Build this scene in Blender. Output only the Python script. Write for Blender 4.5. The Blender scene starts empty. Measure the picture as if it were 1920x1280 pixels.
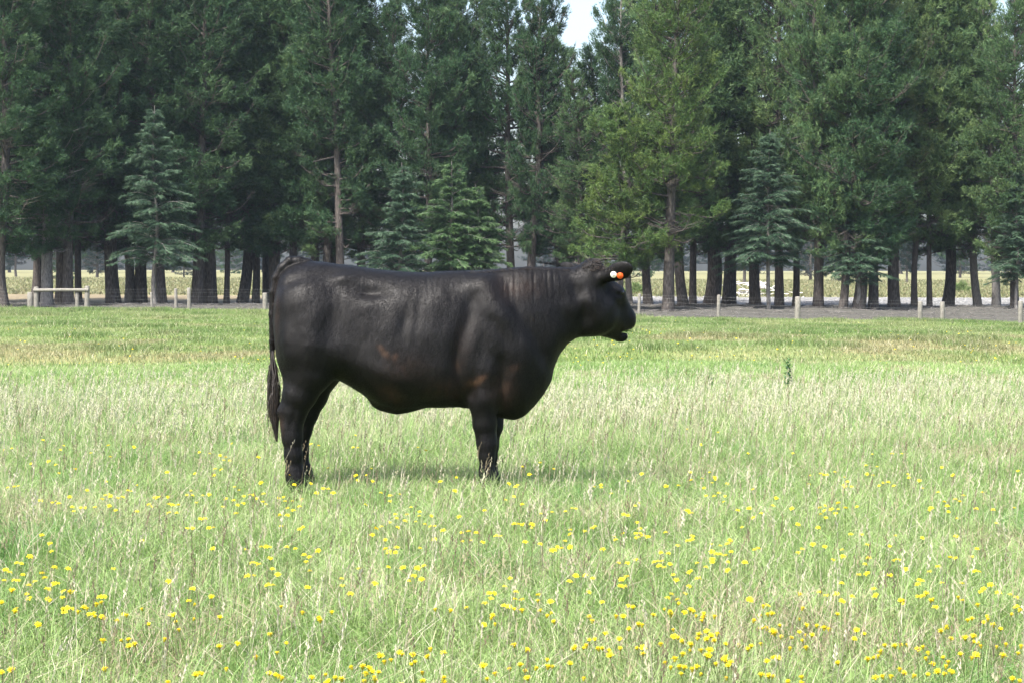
import bpy, math, random
import numpy as np
from mathutils import Vector, Matrix
from mathutils.bvhtree import BVHTree

R = np.random.default_rng(11)
random.seed(5)
sc = bpy.context.scene
col = sc.collection

# ------------------------------------------------------------------ camera
FPX, HOR, CH = 3732.0, 510.0, 1.37          # focal length in photo pixels, horizon row, eye height
cam = bpy.data.cameras.new('camera'); co = bpy.data.objects.new('camera', cam); col.objects.link(co)
co.location = (0, 0, CH); co.rotation_euler = (math.radians(90), 0, 0)
cam.sensor_width = 36; cam.lens = FPX / 1920 * 36; cam.shift_y = -(640 - HOR) / 1920
cam.clip_start = 0.1; cam.clip_end = 5000
sc.camera = co

# ------------------------------------------------------------------ light
SUN_EL, SUN_AZ = math.radians(57), math.radians(216)     # azimuth clockwise from +Y
S = Vector((math.sin(SUN_AZ) * math.cos(SUN_EL), math.cos(SUN_AZ) * math.cos(SUN_EL), math.sin(SUN_EL)))
w = bpy.data.worlds.new('World'); sc.world = w; w.use_nodes = True
nt = w.node_tree; bg = nt.nodes['Background']
sky = nt.nodes.new('ShaderNodeTexSky'); sky.sky_type = 'NISHITA'; sky.sun_disc = False
sky.sun_elevation = SUN_EL; sky.sun_rotation = SUN_AZ
sky.air_density = 1.0; sky.dust_density = 4.0; sky.ozone_density = 1.0
nt.links.new(sky.outputs[0], bg.inputs[0]); bg.inputs[1].default_value = 0.15
sl = bpy.data.lights.new('sun', 'SUN'); sl.energy = 3.4; sl.angle = math.radians(2.0); sl.color = (1, .96, .9)
so = bpy.data.objects.new('sun', sl); col.objects.link(so); so.location = (-20, -20, 50)
so.rotation_euler = S.to_track_quat('Z', 'Y').to_euler()
sc.view_settings.view_transform = 'Standard'; sc.view_settings.look = 'None'
sc.view_settings.exposure = 1.5; sc.view_settings.gamma = 1
sc.cycles.max_bounces = 6; sc.cycles.diffuse_bounces = 3; sc.cycles.glossy_bounces = 2
sc.cycles.transmission_bounces = 3; sc.cycles.caustics_reflective = False; sc.cycles.caustics_refractive = False

# ------------------------------------------------------------------ helpers
def tag(o, label=None, cat=None, group=None, kind=None):
    if label: o['label'] = label
    if cat: o['category'] = cat
    if group: o['group'] = group
    if kind: o['kind'] = kind
    return o

def empty(name, loc=(0, 0, 0)):
    o = bpy.data.objects.new(name, None); col.objects.link(o); o.location = loc
    o.empty_display_size = .1
    return o

def np_mesh(name, V, faces, color=None, smooth=True):
    """faces: list of (n,k) int arrays"""
    V = np.asarray(V, np.float32)
    me = bpy.data.meshes.new(name)
    me.vertices.add(len(V)); me.vertices.foreach_set('co', V.ravel())
    tot = sum(f.size for f in faces); nf = sum(len(f) for f in faces)
    me.loops.add(tot); me.polygons.add(nf)
    li = np.concatenate([f.ravel() for f in faces]).astype(np.int32)
    ls = []; s = 0
    for f in faces:
        ls.append(s + np.arange(len(f)) * f.shape[1]); s += f.size
    me.loops.foreach_set('vertex_index', li)
    me.polygons.foreach_set('loop_start', np.concatenate(ls).astype(np.int32))
    me.polygons.foreach_set('use_smooth', np.full(nf, smooth, bool))
    me.update(calc_edges=True)
    if color is not None:
        c = np.ones((len(V), 4), np.float32); c[:, :3] = color
        a = me.color_attributes.new('tint', 'FLOAT_COLOR', 'POINT'); a.data.foreach_set('color', c.ravel())
    return me

def obj(name, me, mat=None, parent=None):
    o = bpy.data.objects.new(name, me); col.objects.link(o)
    if mat is not None:
        if not me.materials: me.materials.append(mat)
    if parent: o.parent = parent
    return o

class NZ:
    """smooth value noise on the plane"""
    def __init__(s, seed, n=128):
        s.g = np.random.default_rng(seed).random((n, n)).astype(np.float32); s.n = n
    def __call__(s, x, y, sc_=1.0):
        x = np.asarray(x) / sc_ + 500.3; y = np.asarray(y) / sc_ + 500.7
        i = np.floor(x).astype(int); j = np.floor(y).astype(int); fx = x - i; fy = y - j
        fx = fx * fx * (3 - 2 * fx); fy = fy * fy * (3 - 2 * fy); n = s.n
        g = s.g; a = g[i % n, j % n]; b = g[(i + 1) % n, j % n]; c = g[i % n, (j + 1) % n]; d = g[(i + 1) % n, (j + 1) % n]
        return (a * (1 - fx) + b * fx) * (1 - fy) + (c * (1 - fx) + d * fx) * fy
n1, n2, n3 = NZ(1), NZ(2), NZ(3)

def sstep(a, b, x):
    t = np.clip((x - a) / (b - a), 0, 1); return t * t * (3 - 2 * t)

def ground_z(x, y):
    x = np.asarray(x, float); y = np.asarray(y, float)
    xc = np.clip(x, -40, 40)
    f = -sstep(24, 93, y) * (0.69 + 0.0125 * xc)
    t = -.51 - .0036 * xc
    s = sstep(91, 99, y)
    z = f * (1 - s) + t * s
    z = z + 1.55 * np.clip((y - 118) / 302, 0, 1.6) ** .8
    z = z + (n1(x, y, 3.1) - .5) * .10 * sstep(14, 30, y) * (1 - sstep(85, 92, y))
    z = z + (n2(x, y, 1.7) - .3) * .28 * sstep(95, 99, y) * (1 - sstep(108, 114, y))
    return z

# node helpers ---------------------------------------------------------------
def new_mat(name):
    m = bpy.data.materials.new(name); m.use_nodes = True
    t = m.node_tree; return m, t, t.nodes['Principled BSDF'], t.nodes['Material Output']

def ramp(t, fac, stops):
    r = t.nodes.new('ShaderNodeValToRGB'); e = r.color_ramp.elements
    while len(e) > 1: e.remove(e[-1])
    e[0].position = stops[0][0]; e[0].color = (*stops[0][1], 1)
    for p, c in stops[1:]:
        k = e.new(p); k.color = (*c, 1)
    t.links.new(fac, r.inputs[0]); return r.outputs[0]

def noise(t, scale, detail=4, vec=None, rough=.55):
    n = t.nodes.new('ShaderNodeTexNoise'); n.inputs['Scale'].default_value = scale
    n.inputs['Detail'].default_value = detail; n.inputs['Roughness'].default_value = rough
    if vec is not None: t.links.new(vec, n.inputs['Vector'])
    return n.outputs[0]

def mixc(t, fac, a, b, mode='MIX'):
    m = t.nodes.new('ShaderNodeMix'); m.data_type = 'RGBA'; m.blend_type = mode
    if isinstance(fac, (int, float)): m.inputs[0].default_value = fac
    else: t.links.new(fac, m.inputs[0])
    for s, v in ((6, a), (7, b)):
        if isinstance(v, tuple): m.inputs[s].default_value = (*v, 1)
        else: t.links.new(v, m.inputs[s])
    return m.outputs[2]

def bump(t, bsdf, h, strength, dist):
    b = t.nodes.new('ShaderNodeBump'); b.inputs['Strength'].default_value = strength
    b.inputs['Distance'].default_value = dist
    t.links.new(h, b.inputs['Height']); t.links.new(b.outputs[0], bsdf.inputs['Normal'])

def leaf_mat(name, mul=(1, 1, 1), trans=.3, rough=.5, spec=.3):
    m, t, b, out = new_mat(name)
    a = t.nodes.new('ShaderNodeAttribute'); a.attribute_name = 'tint'
    c = mixc(t, 1.0, a.outputs[0], mul, 'MULTIPLY')
    t.links.new(c, b.inputs['Base Color']); b.inputs['Roughness'].default_value = rough
    b.inputs['Specular IOR Level'].default_value = spec
    tr = t.nodes.new('ShaderNodeBsdfTranslucent'); t.links.new(c, tr.inputs[0])
    mx = t.nodes.new('ShaderNodeMixShader'); mx.inputs[0].default_value = trans
    t.links.new(b.outputs[0], mx.inputs[1]); t.links.new(tr.outputs[0], mx.inputs[2])
    t.links.new(mx.outputs[0], out.inputs[0])
    return m

def plain_mat(name, stops, scale, rough=.8, bs=.4, bd=.02, vecscale=None, detail=6):
    m, t, b, out = new_mat(name)
    tc = t.nodes.new('ShaderNodeTexCoord'); vec = tc.outputs['Object']
    if vecscale:
        mp = t.nodes.new('ShaderNodeMapping'); mp.inputs['Scale'].default_value = vecscale
        t.links.new(vec, mp.inputs[0]); vec = mp.outputs[0]
    n = noise(t, scale, detail, vec)
    t.links.new(ramp(t, n, stops), b.inputs['Base Color']); b.inputs['Roughness'].default_value = rough
    b.inputs['Specular IOR Level'].default_value = .25
    bump(t, b, n, bs, bd)
    return m

# ------------------------------------------------------------------ ground
ys = np.unique(np.concatenate([np.arange(-30, 10, 2.), np.arange(10, 88, .8), np.arange(88, 122, .35), np.arange(122, 180, 2.), np.arange(180, 721, 12.)]))
xs = np.unique(np.concatenate([np.arange(-600, -120, 60.), np.arange(-120, -36, 6.), np.arange(-36, 36.1, .6), np.arange(42, 121, 6.), np.arange(180, 601, 60.)]))
X, Y = np.meshgrid(xs, ys); Z = ground_z(X, Y)
V = np.stack([X, Y, Z], -1).reshape(-1, 3)
nx, ny = len(xs), len(ys); idx = np.arange(nx * ny).reshape(ny, nx)
F = np.stack([idx[:-1, :-1], idx[:-1, 1:], idx[1:, 1:], idx[1:, :-1]], -1).reshape(-1, 4)
x, y = V[:, 0], V[:, 1]
def meadow_col(x, y):
    g = np.array([.155, .228, .072]); b = np.array([.235, .238, .118]); l = np.array([.215, .268, .108])
    k = sstep(.5, .72, n1(x, y * .35, 2.6) * .6 + n2(x, y * .5, .9) * .4)[:, None] * sstep(28, 34, y)[:, None] * (1 - .7 * sstep(62, 75, y))[:, None]
    q = sstep(.35, .7, n3(x, y * .4, 2.1))[:, None]
    c = g * (1 - q) + l * q
    return c * (1 - k) + b * k
c = meadow_col(x, y) * np.array([.95, .82, .8])
litter = np.array([.078, .076, .068]); grav = np.array([.18, .178, .172]); dry = np.array([.20, .195, .10])
edge = 90.5 + (n1(x, y, 1.5) - .5) * 2 - .09 * np.clip(x, -30, 30) * 0
edge = np.where(x < 0, 96.5, 91 + 0 * x) + (n1(x, y, 1.3) - .5) * 2.0
edge = 96.2 - 4.2 * sstep(-8, 12, x) + (n1(x, y, 1.3) - .5) * 1.6
s = sstep(-.6, .6, y - edge)[:, None]; c = c * (1 - s) + litter * s
s = sstep(109, 112, y + (n2(x, y, 2) - .5) * 5)[:, None]; gl = sstep(-17, -6, x + (n1(x, y, 4) - .5) * 8)[:, None]
tan = np.array([.20, .165, .105]); c = c * (1 - s) + (grav * gl + tan * (1 - gl)) * s
s = sstep(136, 142, y + (n2(x, y, 4) - .5) * 10)[:, None]; c = c * (1 - s) + dry * s
gm, t, b, out = new_mat('ground_cover')
a = t.nodes.new('ShaderNodeAttribute'); a.attribute_name = 'tint'
tc = t.nodes.new('ShaderNodeTexCoord')
nz = noise(t, 3.0, 8, tc.outputs['Object'], .7)
cc = mixc(t, 1.0, a.outputs[0], ramp(t, nz, [(.25, (.5, .5, .5)), (.5, (.95, .95, .95)), (.75, (1.35, 1.3, 1.2))]), 'MULTIPLY')
t.links.new(cc, b.inputs['Base Color']); b.inputs['Roughness'].default_value = .95; b.inputs['Specular IOR Level'].default_value = .1
bump(t, b, noise(t, 9, 6, tc.outputs['Object'], .7), .6, .06)
g = obj('ground', np_mesh('ground', V, [F], c), gm); tag(g, kind='structure')

# ------------------------------------------------------------------ cow
CD = 12.0
def P(px, py, d=0.0):
    yy = CD + d
    return np.array([(px - 960) / FPX * yy, d, CH - (py - HOR) / FPX * yy])

h = .0070
lo = np.array([P(492, 500)[0], -.50, -.02]); hi = np.array([P(1208, 500)[0], .62, 1.50])
dim = np.ceil((hi - lo) / h).astype(int)
FLD = np.full(dim, 1.0, np.float32)
gx, gy, gz = [(lo[i] + h * np.arange(dim[i])).astype(np.float32) for i in range(3)]

def region(bmin, bmax, pad):
    i0 = np.clip(np.floor((np.array(bmin) - pad - lo) / h).astype(int), 0, dim - 1)
    i1 = np.clip(np.ceil((np.array(bmax) + pad - lo) / h).astype(int) + 1, 1, dim)
    sl = tuple(slice(a, b) for a, b in zip(i0, i1))
    return sl, np.meshgrid(gx[sl[0]], gy[sl[1]], gz[sl[2]], indexing='ij', sparse=True)

def merge(sl, d, k):
    f = FLD[sl]
    hh = np.clip(.5 + .5 * (f - d) / k, 0, 1)
    FLD[sl] = f * (1 - hh) + d * hh - k * hh * (1 - hh)

def carve(sl, d, k):
    f = FLD[sl]; d = -d
    hh = np.clip(.5 - .5 * (f - d) / k, 0, 1)
    FLD[sl] = f * (1 - hh) + d * hh + k * hh * (1 - hh)

def cone(a, b, ra, rb, k=.03):
    a = np.asarray(a); b = np.asarray(b); r = max(ra, rb)
    sl, (gx_, gy_, gz_) = region(np.minimum(a, b) - r, np.maximum(a, b) + r, k + .05)
    ab = b - a; L = float(ab @ ab) + 1e-9
    tt = np.clip(((gx_ - a[0]) * ab[0] + (gy_ - a[1]) * ab[1] + (gz_ - a[2]) * ab[2]) / L, 0, 1)
    d = np.sqrt((gx_ - a[0] - tt * ab[0]) ** 2 + (gy_ - a[1] - tt * ab[1]) ** 2 + (gz_ - a[2] - tt * ab[2]) ** 2) - (ra + tt * (rb - ra))
    merge(sl, d, k)

def chain(pts, k=.03):
    for (a, ra), (b, rb) in zip(pts[:-1], pts[1:]): cone(a, b, ra, rb, k)

def ellipsoid(c, r, axes=None, k=.03, sub=False):
    c = np.asarray(c); r = np.asarray(r, float); m = r.max()
    sl, (gx_, gy_, gz_) = region(c - m, c + m, k + .05)
    A = np.eye(3) if axes is None else np.asarray(axes)
    q = [((gx_ - c[0]) * A[i][0] + (gy_ - c[1]) * A[i][1] + (gz_ - c[2]) * A[i][2]) / r[i] for i in range(3)]
    k0 = np.sqrt(q[0] ** 2 + q[1] ** 2 + q[2] ** 2) + 1e-6
    k1 = np.sqrt((q[0] / r[0]) ** 2 + (q[1] / r[1]) ** 2 + (q[2] / r[2]) ** 2) + 1e-6
    (carve if sub else merge)(sl, k0 * (k0 - 1) / k1, k)

# torso and neck as one loft: px, top row, bottom row, half width, sideways offset
ST = np.array([
 (514.5, 590, 615, .03, 0), (517, 556, 645, .10, 0), (521, 532, 676, .160, 0), (529, 511, 698, .205, 0), (541, 499, 710, .235, 0), (556, 494, 712, .252, 0),
 (580, 490, 712, .268, 0), (610, 492, 708, .272, 0), (630, 495, 709, .28, 0), (650, 497, 719, .292, 0), (670, 500, 731, .305, 0), (690, 503, 744, .32, 0), (712, 506, 758, .33, 0),
 (744, 509, 770, .338, 0), (776, 511, 765, .34, 0), (800, 511, 763, .335, 0), (830, 509, 763, .325, 0), (860, 508, 762, .305, 0),
 (900, 507, 767, .28, 0), (940, 504, 782, .25, 0), (965, 502, 783, .232, 0), (985, 501, 774, .215, .0), (1003, 501, 757, .195, .01),
 (1020, 501, 734, .175, .02), (1035, 502, 697, .16, .03), (1050, 503, 664, .145, .045), (1065, 505, 645, .13, .06), (1085, 507, 631, .118, .075), (1100, 512, 622, .10, .09)], float)
xi = np.linspace(ST[0, 0], ST[-1, 0], 600)
def smooth1(v, n=9):
    kx = np.exp(-np.linspace(-2, 2, 2 * n + 1) ** 2); kx /= kx.sum()
    return np.convolve(np.pad(v, n, mode='edge'), kx, 'valid')
cols = [np.interp(xi, ST[:, 0], ST[:, i]) for i in range(1, 5)]
cols[2] = smooth1(cols[2], 16); cols[3] = smooth1(cols[3], 16)
Xw = (xi - 960) / FPX * CD
topz = CH - (cols[0] - HOR) / FPX * CD; botz = CH - (cols[1] - HOR) / FPX * CD
sl, (gx_, gy_, gz_) = region((Xw[0], -.4, .3), (Xw[-1], .5, 1.42), .06)
xc = np.clip(gx_, Xw[0], Xw[-1])
it = lambda v: np.interp(xc, Xw, v).astype(np.float32)
hz = it((topz - botz) / 2); zc = it((topz + botz) / 2); wy = it(cols[2]); yc = it(cols[3])
zn = (gz_ - zc) / hz
wloc = wy * (1 - .13 * np.clip(zn, -1, 1) - .04)
yy = (gy_ - yc)
pw = 2.35
rho = (np.abs(yy / wloc) ** pw + np.abs(zn) ** pw) ** (1 / pw) + 1e-6
rr = np.sqrt(yy ** 2 + (gz_ - zc) ** 2)
d = rr * (1 - 1 / np.maximum(rho, .02))
ov = np.abs(gx_ - xc); d = np.where(ov > 0, np.maximum(d, 0) + ov, d)
merge(sl, d.astype(np.float32), .02)

# hind quarters and legs
for sgn, pts in ((-1, [((572, 575), .17, .13), ((586, 650), .16, .165), ((580, 700), .122, .175), ((564, 738), .092, .175), ((551, 773), .070, .17), ((547, 800), .058, .17), ((548, 820), .054, .17), ((550, 852), .048, .17), ((552, 885), .047, .17), ((556, 900), .051, .17), ((564, 918), .043, .17), ((570, 928), .055, .17)]),
                 (1, [((572, 575), .17, .13), ((600, 650), .155, .165), ((602, 700), .105, .175), ((588, 742), .080, .175), ((575, 776), .064, .17), ((567, 805), .053, .17), ((563, 845), .044, .17), ((569, 882), .044, .17), ((572, 898), .05, .17), ((580, 916), .043, .17), ((586, 928), .055, .17)])):
    pp = [(P(*p, sgn * dd), r) for p, r, dd in pts]; chain(pp[:3], .10); chain(pp[2:], .035)
    pk = (531, 770) if sgn < 0 else (556, 772)
    cone(P(pk[0] + 6, pk[1] - 26, sgn * .17), P(*pk, sgn * .17), .018, .026, .04)
    cone(P(*pk, sgn * .17), P(pk[0] + 10, pk[1] + 30, sgn * .17), .026, .03, .03)
    # dewclaws and cloven hoof
    f = pts[-1][0]
    for e in (-.022, .022):
        cone(P(f[0] - 2, 922, sgn * .17 + e), P(f[0] + 8, 931, sgn * .17 + e), .03, .03, .012)
    # hip and pin bones
    ellipsoid(P(543, 533, sgn * .13), (.04, .035, .045), k=.05)
# shoulders and forelegs
for sgn, pts in ((-1, [((935, 600), .12, .14), ((912, 690), .115, .16), ((905, 745), .088, .165), ((909, 795), .066, .15), ((912, 820), .055, .145), ((913, 834), .053, .145), ((913, 854), .043, .145), ((913, 880), .040, .145), ((914, 896), .046, .145), ((918, 914), .038, .145), ((922, 928), .05, .145)]),
                 (1, [((945, 600), .12, .13), ((930, 690), .11, .15), ((925, 748), .085, .155), ((922, 798), .064, .145), ((918, 825), .051, .14), ((918, 838), .049, .14), ((919, 858), .039, .14), ((920, 882), .037, .14), ((921, 897), .043, .14), ((926, 914), .036, .14), ((930, 928), .05, .14)])):
    chain([(P(*p, sgn * dd), r) for p, r, dd in pts], .03)
    f = pts[-1][0]
    for e in (-.02, .02):
        cone(P(f[0] - 2, 922, sgn * .142 + e), P(f[0] + 8, 931, sgn * .142 + e), .028, .028, .012)
    # scapula and point of shoulder
    cone(P(905, 545, sgn * .14), P(955, 650, sgn * .165), .07, .09, .09)
    ellipsoid(P(972, 668, sgn * .15), (.085, .06, .09), k=.08)
# brisket fold
cone(P(1008, 705, .0), P(965, 757, 0), .085, .075, .06)
# udder / navel fold
ellipsoid(P(740, 754, 0), (.13, .07, .05), k=.08)

# head: turned away from the camera
AY = math.radians(44); ca, sa = math.cos(AY), math.sin(AY)
def Hd(px, py, s=0.0):
    u = (px - 1110) / FPX * CD / ca
    x0 = (1110 - 960) / FPX * CD
    yd = .075 + u * sa * .85 + s * ca
    k = (CD + yd) / CD
    return np.array([(x0 + u * ca - s * sa) * k, yd, CH - (py - HOR) / FPX * (CD + yd)])
cone(P(1040, 580, .04), Hd(1098, 565), .125, .115, .05)
for s_ in (-1, 1):
    cone(P(543, 610, s_ * .14), P(556, 732, s_ * .16), .075, .062, .05)
cone(P(1045, 540, .04), Hd(1103, 530), .10, .09, .05)
cone(Hd(1108, 515), Hd(1134, 556), .088, .098, .04)
cone(Hd(1134, 556), Hd(1166, 598), .092, .05, .04)
cone(Hd(1108, 503, -.03), Hd(1118, 501, .05), .048, .048, .04)       # poll
for s_ in (-1, 1):
    ellipsoid(Hd(1138, 550, s_ * .075), (.05, .04, .035), k=.05)   # brow
    ellipsoid(Hd(1112, 590, s_ * .035), (.10, .06, .108), k=.09)
    cone(Hd(1144, 556, s_ * .05), Hd(1170, 594, s_ * .03), .048, .042, .05)
    cone(Hd(1118, 590, s_ * .035), Hd(1156, 606, s_ * .025), .075, .045, .07)        # cheek
    cone(Hd(1170, 598, s_ * .034), Hd(1172, 604, s_ * .03), .043, .042, .03)   # muzzle
cone(Hd(1108, 598), Hd(1138, 616), .085, .048, .035)
cone(Hd(1126, 600), Hd(1156, 607), .06, .045, .03)
cone(Hd(1128, 606), Hd(1150, 618), .055, .040, .02)
cone(Hd(1146, 552), Hd(1172, 594), .062, .045, .04)
cone(Hd(1138, 616), Hd(1163, 630), .052, .032, .012)
cone(Hd(1164, 630.5, -.017), Hd(1164, 630.5, .017), .031, .031, .01)
ellipsoid(Hd(1174, 621.0, 0), (.052, .09, .0105), k=.006, sub=True)     # open mouth
ellipsoid(Hd(1182, 599, -.052), (.018, .015, .013), k=.008, sub=True)   # nostril
ellipsoid(Hd(1182, 599, .052), (.016, .014, .012), k=.01, sub=True)
# ears
def ear(root, tip, hw, th, up, k=.02):
    root = np.array(root); tip = np.array(tip); e = tip - root; L = np.linalg.norm(e); e /= L
    u = np.array(up, float); u -= (u @ e) * e; u /= np.linalg.norm(u); n = np.cross(e, u)
    ellipsoid(root + e * L * .63, (L * .38, hw, th), (e, u, n), k)
    ellipsoid(root + e * L * .42, (L * .42, hw * .76, th * 1.1), (e, u, n), k)
    ellipsoid(root + e * L * .66 + n * th * (1.2 if n[1] > 0 else -1.2), (L * .30, hw * .7, th * .8), (e, u, n), .01, sub=True)
    cone(root - e * .03, root + e * L * .3, .032, .024, .03)
    return e, u, n
et = Hd(1119, 523, -.085) + np.array([.146, -.145, .075]); er = Hd(1106, 522, -.09)
EARN = ear(er, et, .057, .018, (.15, -.45, 1))
el = Hd(1116, 513, .085); elt = el + np.array([-.15, .12, .055])
ear(el, elt, .034, .014, (0, .2, 1))
# tail
TP = [(578, 494, .0, .030), (560, 491, -.01, .032), (543, 491, -.02, .030), (529, 503, -.03, .028), (518, 521, -.035, .025), (512, 548, -.04, .021), (510, 590, -.04, .0185), (510, 640, -.04, .016), (511, 690, -.04, .013), (513, 735, -.04, .009)]
for a_, b_ in zip(TP[:-1], TP[1:]):
    cone(P(*a_[:3]), P(*b_[:3]), a_[3], b_[3], .012)

def surface_nets(F, o, h):
    ins = F < 0
    s = ins.astype(np.int8)
    n = s[:-1, :-1, :-1] + s[1:, :-1, :-1] + s[:-1, 1:, :-1] + s[1:, 1:, :-1] + s[:-1, :-1, 1:] + s[1:, :-1, 1:] + s[:-1, 1:, 1:] + s[1:, 1:, 1:]
    I, J, K = np.nonzero((n > 0) & (n < 8))
    offs = np.array([(0, 0, 0), (1, 0, 0), (0, 1, 0), (1, 1, 0), (0, 0, 1), (1, 0, 1), (0, 1, 1), (1, 1, 1)])
    vals = np.stack([F[I + a, J + b, K + c] for a, b, c in offs], -1)
    acc = np.zeros((len(I), 3)); cnt = np.zeros(len(I))
    for a in range(8):
        for ax in (1, 2, 4):
            if a & ax: continue
            b = a | ax
            m = (vals[:, a] < 0) != (vals[:, b] < 0)
            tt = vals[m, a] / (vals[m, a] - vals[m, b])
            acc[m] += offs[a] + tt[:, None] * (offs[b] - offs[a]); cnt[m] += 1
    Vv = (np.stack([I, J, K], -1) + acc / cnt[:, None]) * h + o
    im = np.full(n.shape, -1, np.int32); im[I, J, K] = np.arange(len(I))
    fs = []
    for ax in range(3):
        a = [slice(None)] * 3; b = [slice(None)] * 3; a[ax] = slice(0, -1); b[ax] = slice(1, None)
        A = ins[tuple(a)]; B = ins[tuple(b)]
        p = np.nonzero(A != B); p = [q.copy() for q in p]
        u, v = (ax + 1) % 3, (ax + 2) % 3
        ok = (p[u] > 0) & (p[v] > 0) & (p[u] < F.shape[u] - 1) & (p[v] < F.shape[v] - 1)
        p = [q[ok] for q in p]
        def at(du, dv):
            q = list(p); q[u] = q[u] + du; q[v] = q[v] + dv; return im[tuple(q)]
        quad = np.stack([at(-1, -1), at(0, -1), at(0, 0), at(-1, 0)], -1)
        flip = ~A[tuple(p)]
        quad[flip] = quad[flip][:, ::-1]
        fs.append(quad)
    return Vv, np.concatenate(fs)

V, F = surface_nets(FLD, lo, h)
def vnormals(V, F):
    n = np.cross(V[F[:, 2]] - V[F[:, 0]], V[F[:, 3]] - V[F[:, 1]])
    N = np.zeros_like(V)
    for i in range(4): np.add.at(N, F[:, i], n)
    return N / (np.linalg.norm(N, axis=1, keepdims=True) + 1e-12)
E = np.concatenate([F[:, [i, (i + 1) % 4]] for i in range(4)])
deg = np.zeros(len(V)); np.add.at(deg, E[:, 0], 1)
for it_ in range(4):
    A = np.zeros_like(V); np.add.at(A, E[:, 0], V[E[:, 1]])
    V = V + (.5 if it_ % 2 == 0 else -.48) * (A / deg[:, None] - V)
N = vnormals(V, F)
ppx = V[:, 0] / (CD + V[:, 1]) * FPX + 960; ppy = HOR - (V[:, 2] - CH) / (CD + V[:, 1]) * FPX
side = np.clip(np.abs(N[:, 1]) * 1.6 - .3, 0, 1)
def blob(cx, cy, sx, sy, rot=0):
    dx, dy = ppx - cx, ppy - cy; c_, s_ = math.cos(rot), math.sin(rot)
    u, v = (dx * c_ + dy * s_) / sx, (-dx * s_ + dy * c_) / sy
    return np.exp(-(u * u + v * v))
D = np.zeros(len(V))
for cx, cy, sx, sy, rot, am in [
  (692, 546, 34, 13, .05, -.024), (690, 574, 44, 16, .0, .004), (645, 523, 22, 9, -.1, .016), (640, 560, 50, 18, -.3, .006), (575, 520, 34, 10, -.2, -.008), (548, 527, 14, 8, -.6, -.010),
  (610, 645, 20, 60, .12, -.011), (642, 658, 22, 46, .1, .016), (590, 590, 40, 22, -.4, .008), (760, 605, 10, 34, .2, -.008), (785, 590, 9, 40, .15, -.006), (735, 600, 14, 40, .2, .006),
  (876, 610, 15, 75, .28, -.022), (864, 700, 13, 55, -.1, -.024), (945, 740, 8, 42, .05, -.014), (905, 590, 26, 45, .3, .010), (960, 560, 20, 60, -.5, -.007), (940, 625, 16, 46, -.7, -.012),
  (985, 610, 22, 60, -.55, .008), (1005, 640, 14, 70, -.5, -.014), (1030, 600, 18, 50, -.5, .008), (870, 560, 22, 16, 0, -.008), (820, 560, 34, 26, 0, .006),
  (940, 690, 14, 40, .1, -.012), (960, 705, 20, 20, 0, .010), (885, 745, 10, 34, .1, -.012), (1085, 560, 12, 46, -.35, -.014), (700, 690, 60, 14, .35, .008),
  (1148, 594, 8, 24, .5, -.009), (1162, 553, 9, 5, .3, -.010), (1120, 598, 20, 22, 0, .006), (1092, 600, 10, 30, .3, -.010), (1176, 590, 6, 12, -.6, .004), (1100, 548, 22, 14, .4, -.006), (560, 660, 10, 60, .05, -.006), (535, 640, 9, 50, 0, .006), (548, 790, 6, 22, .2, -.006)]:
    D += am * blob(cx, cy, sx, sy, rot)
rg = np.random.default_rng(4)
wr = np.zeros(len(V))
for cx in np.arange(946, 1052, 5.2):
    cx = cx + rg.normal(0, 1.2)
    wr -= blob(cx, 532 + rg.normal(0, 6), 1.9, 18 + rg.random() * 14, -.05 + rg.normal(0, .05)) * (.0008 + .0034 * rg.random() ** 1.5)
wr -= blob(802, 535, 2.2, 24, -.05) * .004 + blob(812, 530, 2.0, 18, -.05) * .003
D += wr
D += (n1(V[:, 0], V[:, 2], .12) - .5) * .007 + (n2(V[:, 0], V[:, 2] * .7, .05) - .5) * .0026 + (n3(V[:, 0], V[:, 2] * .4, .016) - .5) * .0018
V = V + N * (1.2 * D * side)[:, None]
# coat colour: black, browner where sun bleached
br = np.zeros(len(V))
for cx, cy, sx, sy, rot, am in [(716, 655, 9, 5, .9, .9), (726, 664, 7, 5, .9, .6), (742, 668, 5, 7, .4, .5), (893, 715, 15, 7, -.45, .75), (905, 708, 9, 5, -.4, .6), (966, 690, 12, 7, -.6, .3),
   (945, 735, 22, 30, 0, .35), (860, 685, 8, 14, 0, .3), (735, 740, 30, 14, .5, .4), (519, 590, 6, 60, 0, .2), (840, 730, 40, 20, 0, .25), (760, 690, 40, 24, 0, .15), (525, 800, 6, 20, 0, .5), (970, 540, 40, 20, 0, .2), (870, 640, 16, 40, .2, .10)]:
    br += am * blob(cx, cy, sx, sy, rot)
br *= .45 + 1.1 * n3(V[:, 0] * 1.0, V[:, 2] * .6, .02)
br = np.clip(br, 0, 1)[:, None]
cb = np.array([.0036, .0033, .0036]) * (1 - br) + np.array([.050, .028, .018]) * br
me = np_mesh('cow_body', V, [F], cb)
cm, t, b, out = new_mat('black_coat')
a = t.nodes.new('ShaderNodeAttribute'); a.attribute_name = 'tint'
tc = t.nodes.new('ShaderNodeTexCoord'); mp = t.nodes.new('ShaderNodeMapping'); mp.inputs['Scale'].default_value = (1, 1, .28)
t.links.new(tc.outputs['Object'], mp.inputs[0])
hn = noise(t, 130, 3, mp.outputs[0], .6); ln = noise(t, 9, 4, tc.outputs['Object'])
t.links.new(mixc(t, 1, a.outputs[0], ramp(t, hn, [(.3, (.6, .6, .6)), (.7, (1.5, 1.45, 1.4))]), 'MULTIPLY'), b.inputs['Base Color'])
rr_ = ramp(t, ln, [(.3, (.47, .47, .47)), (.7, (.62, .62, .62))]); t.links.new(rr_, b.inputs['Roughness'])
b.inputs['Specular IOR Level'].default_value = .25
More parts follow.
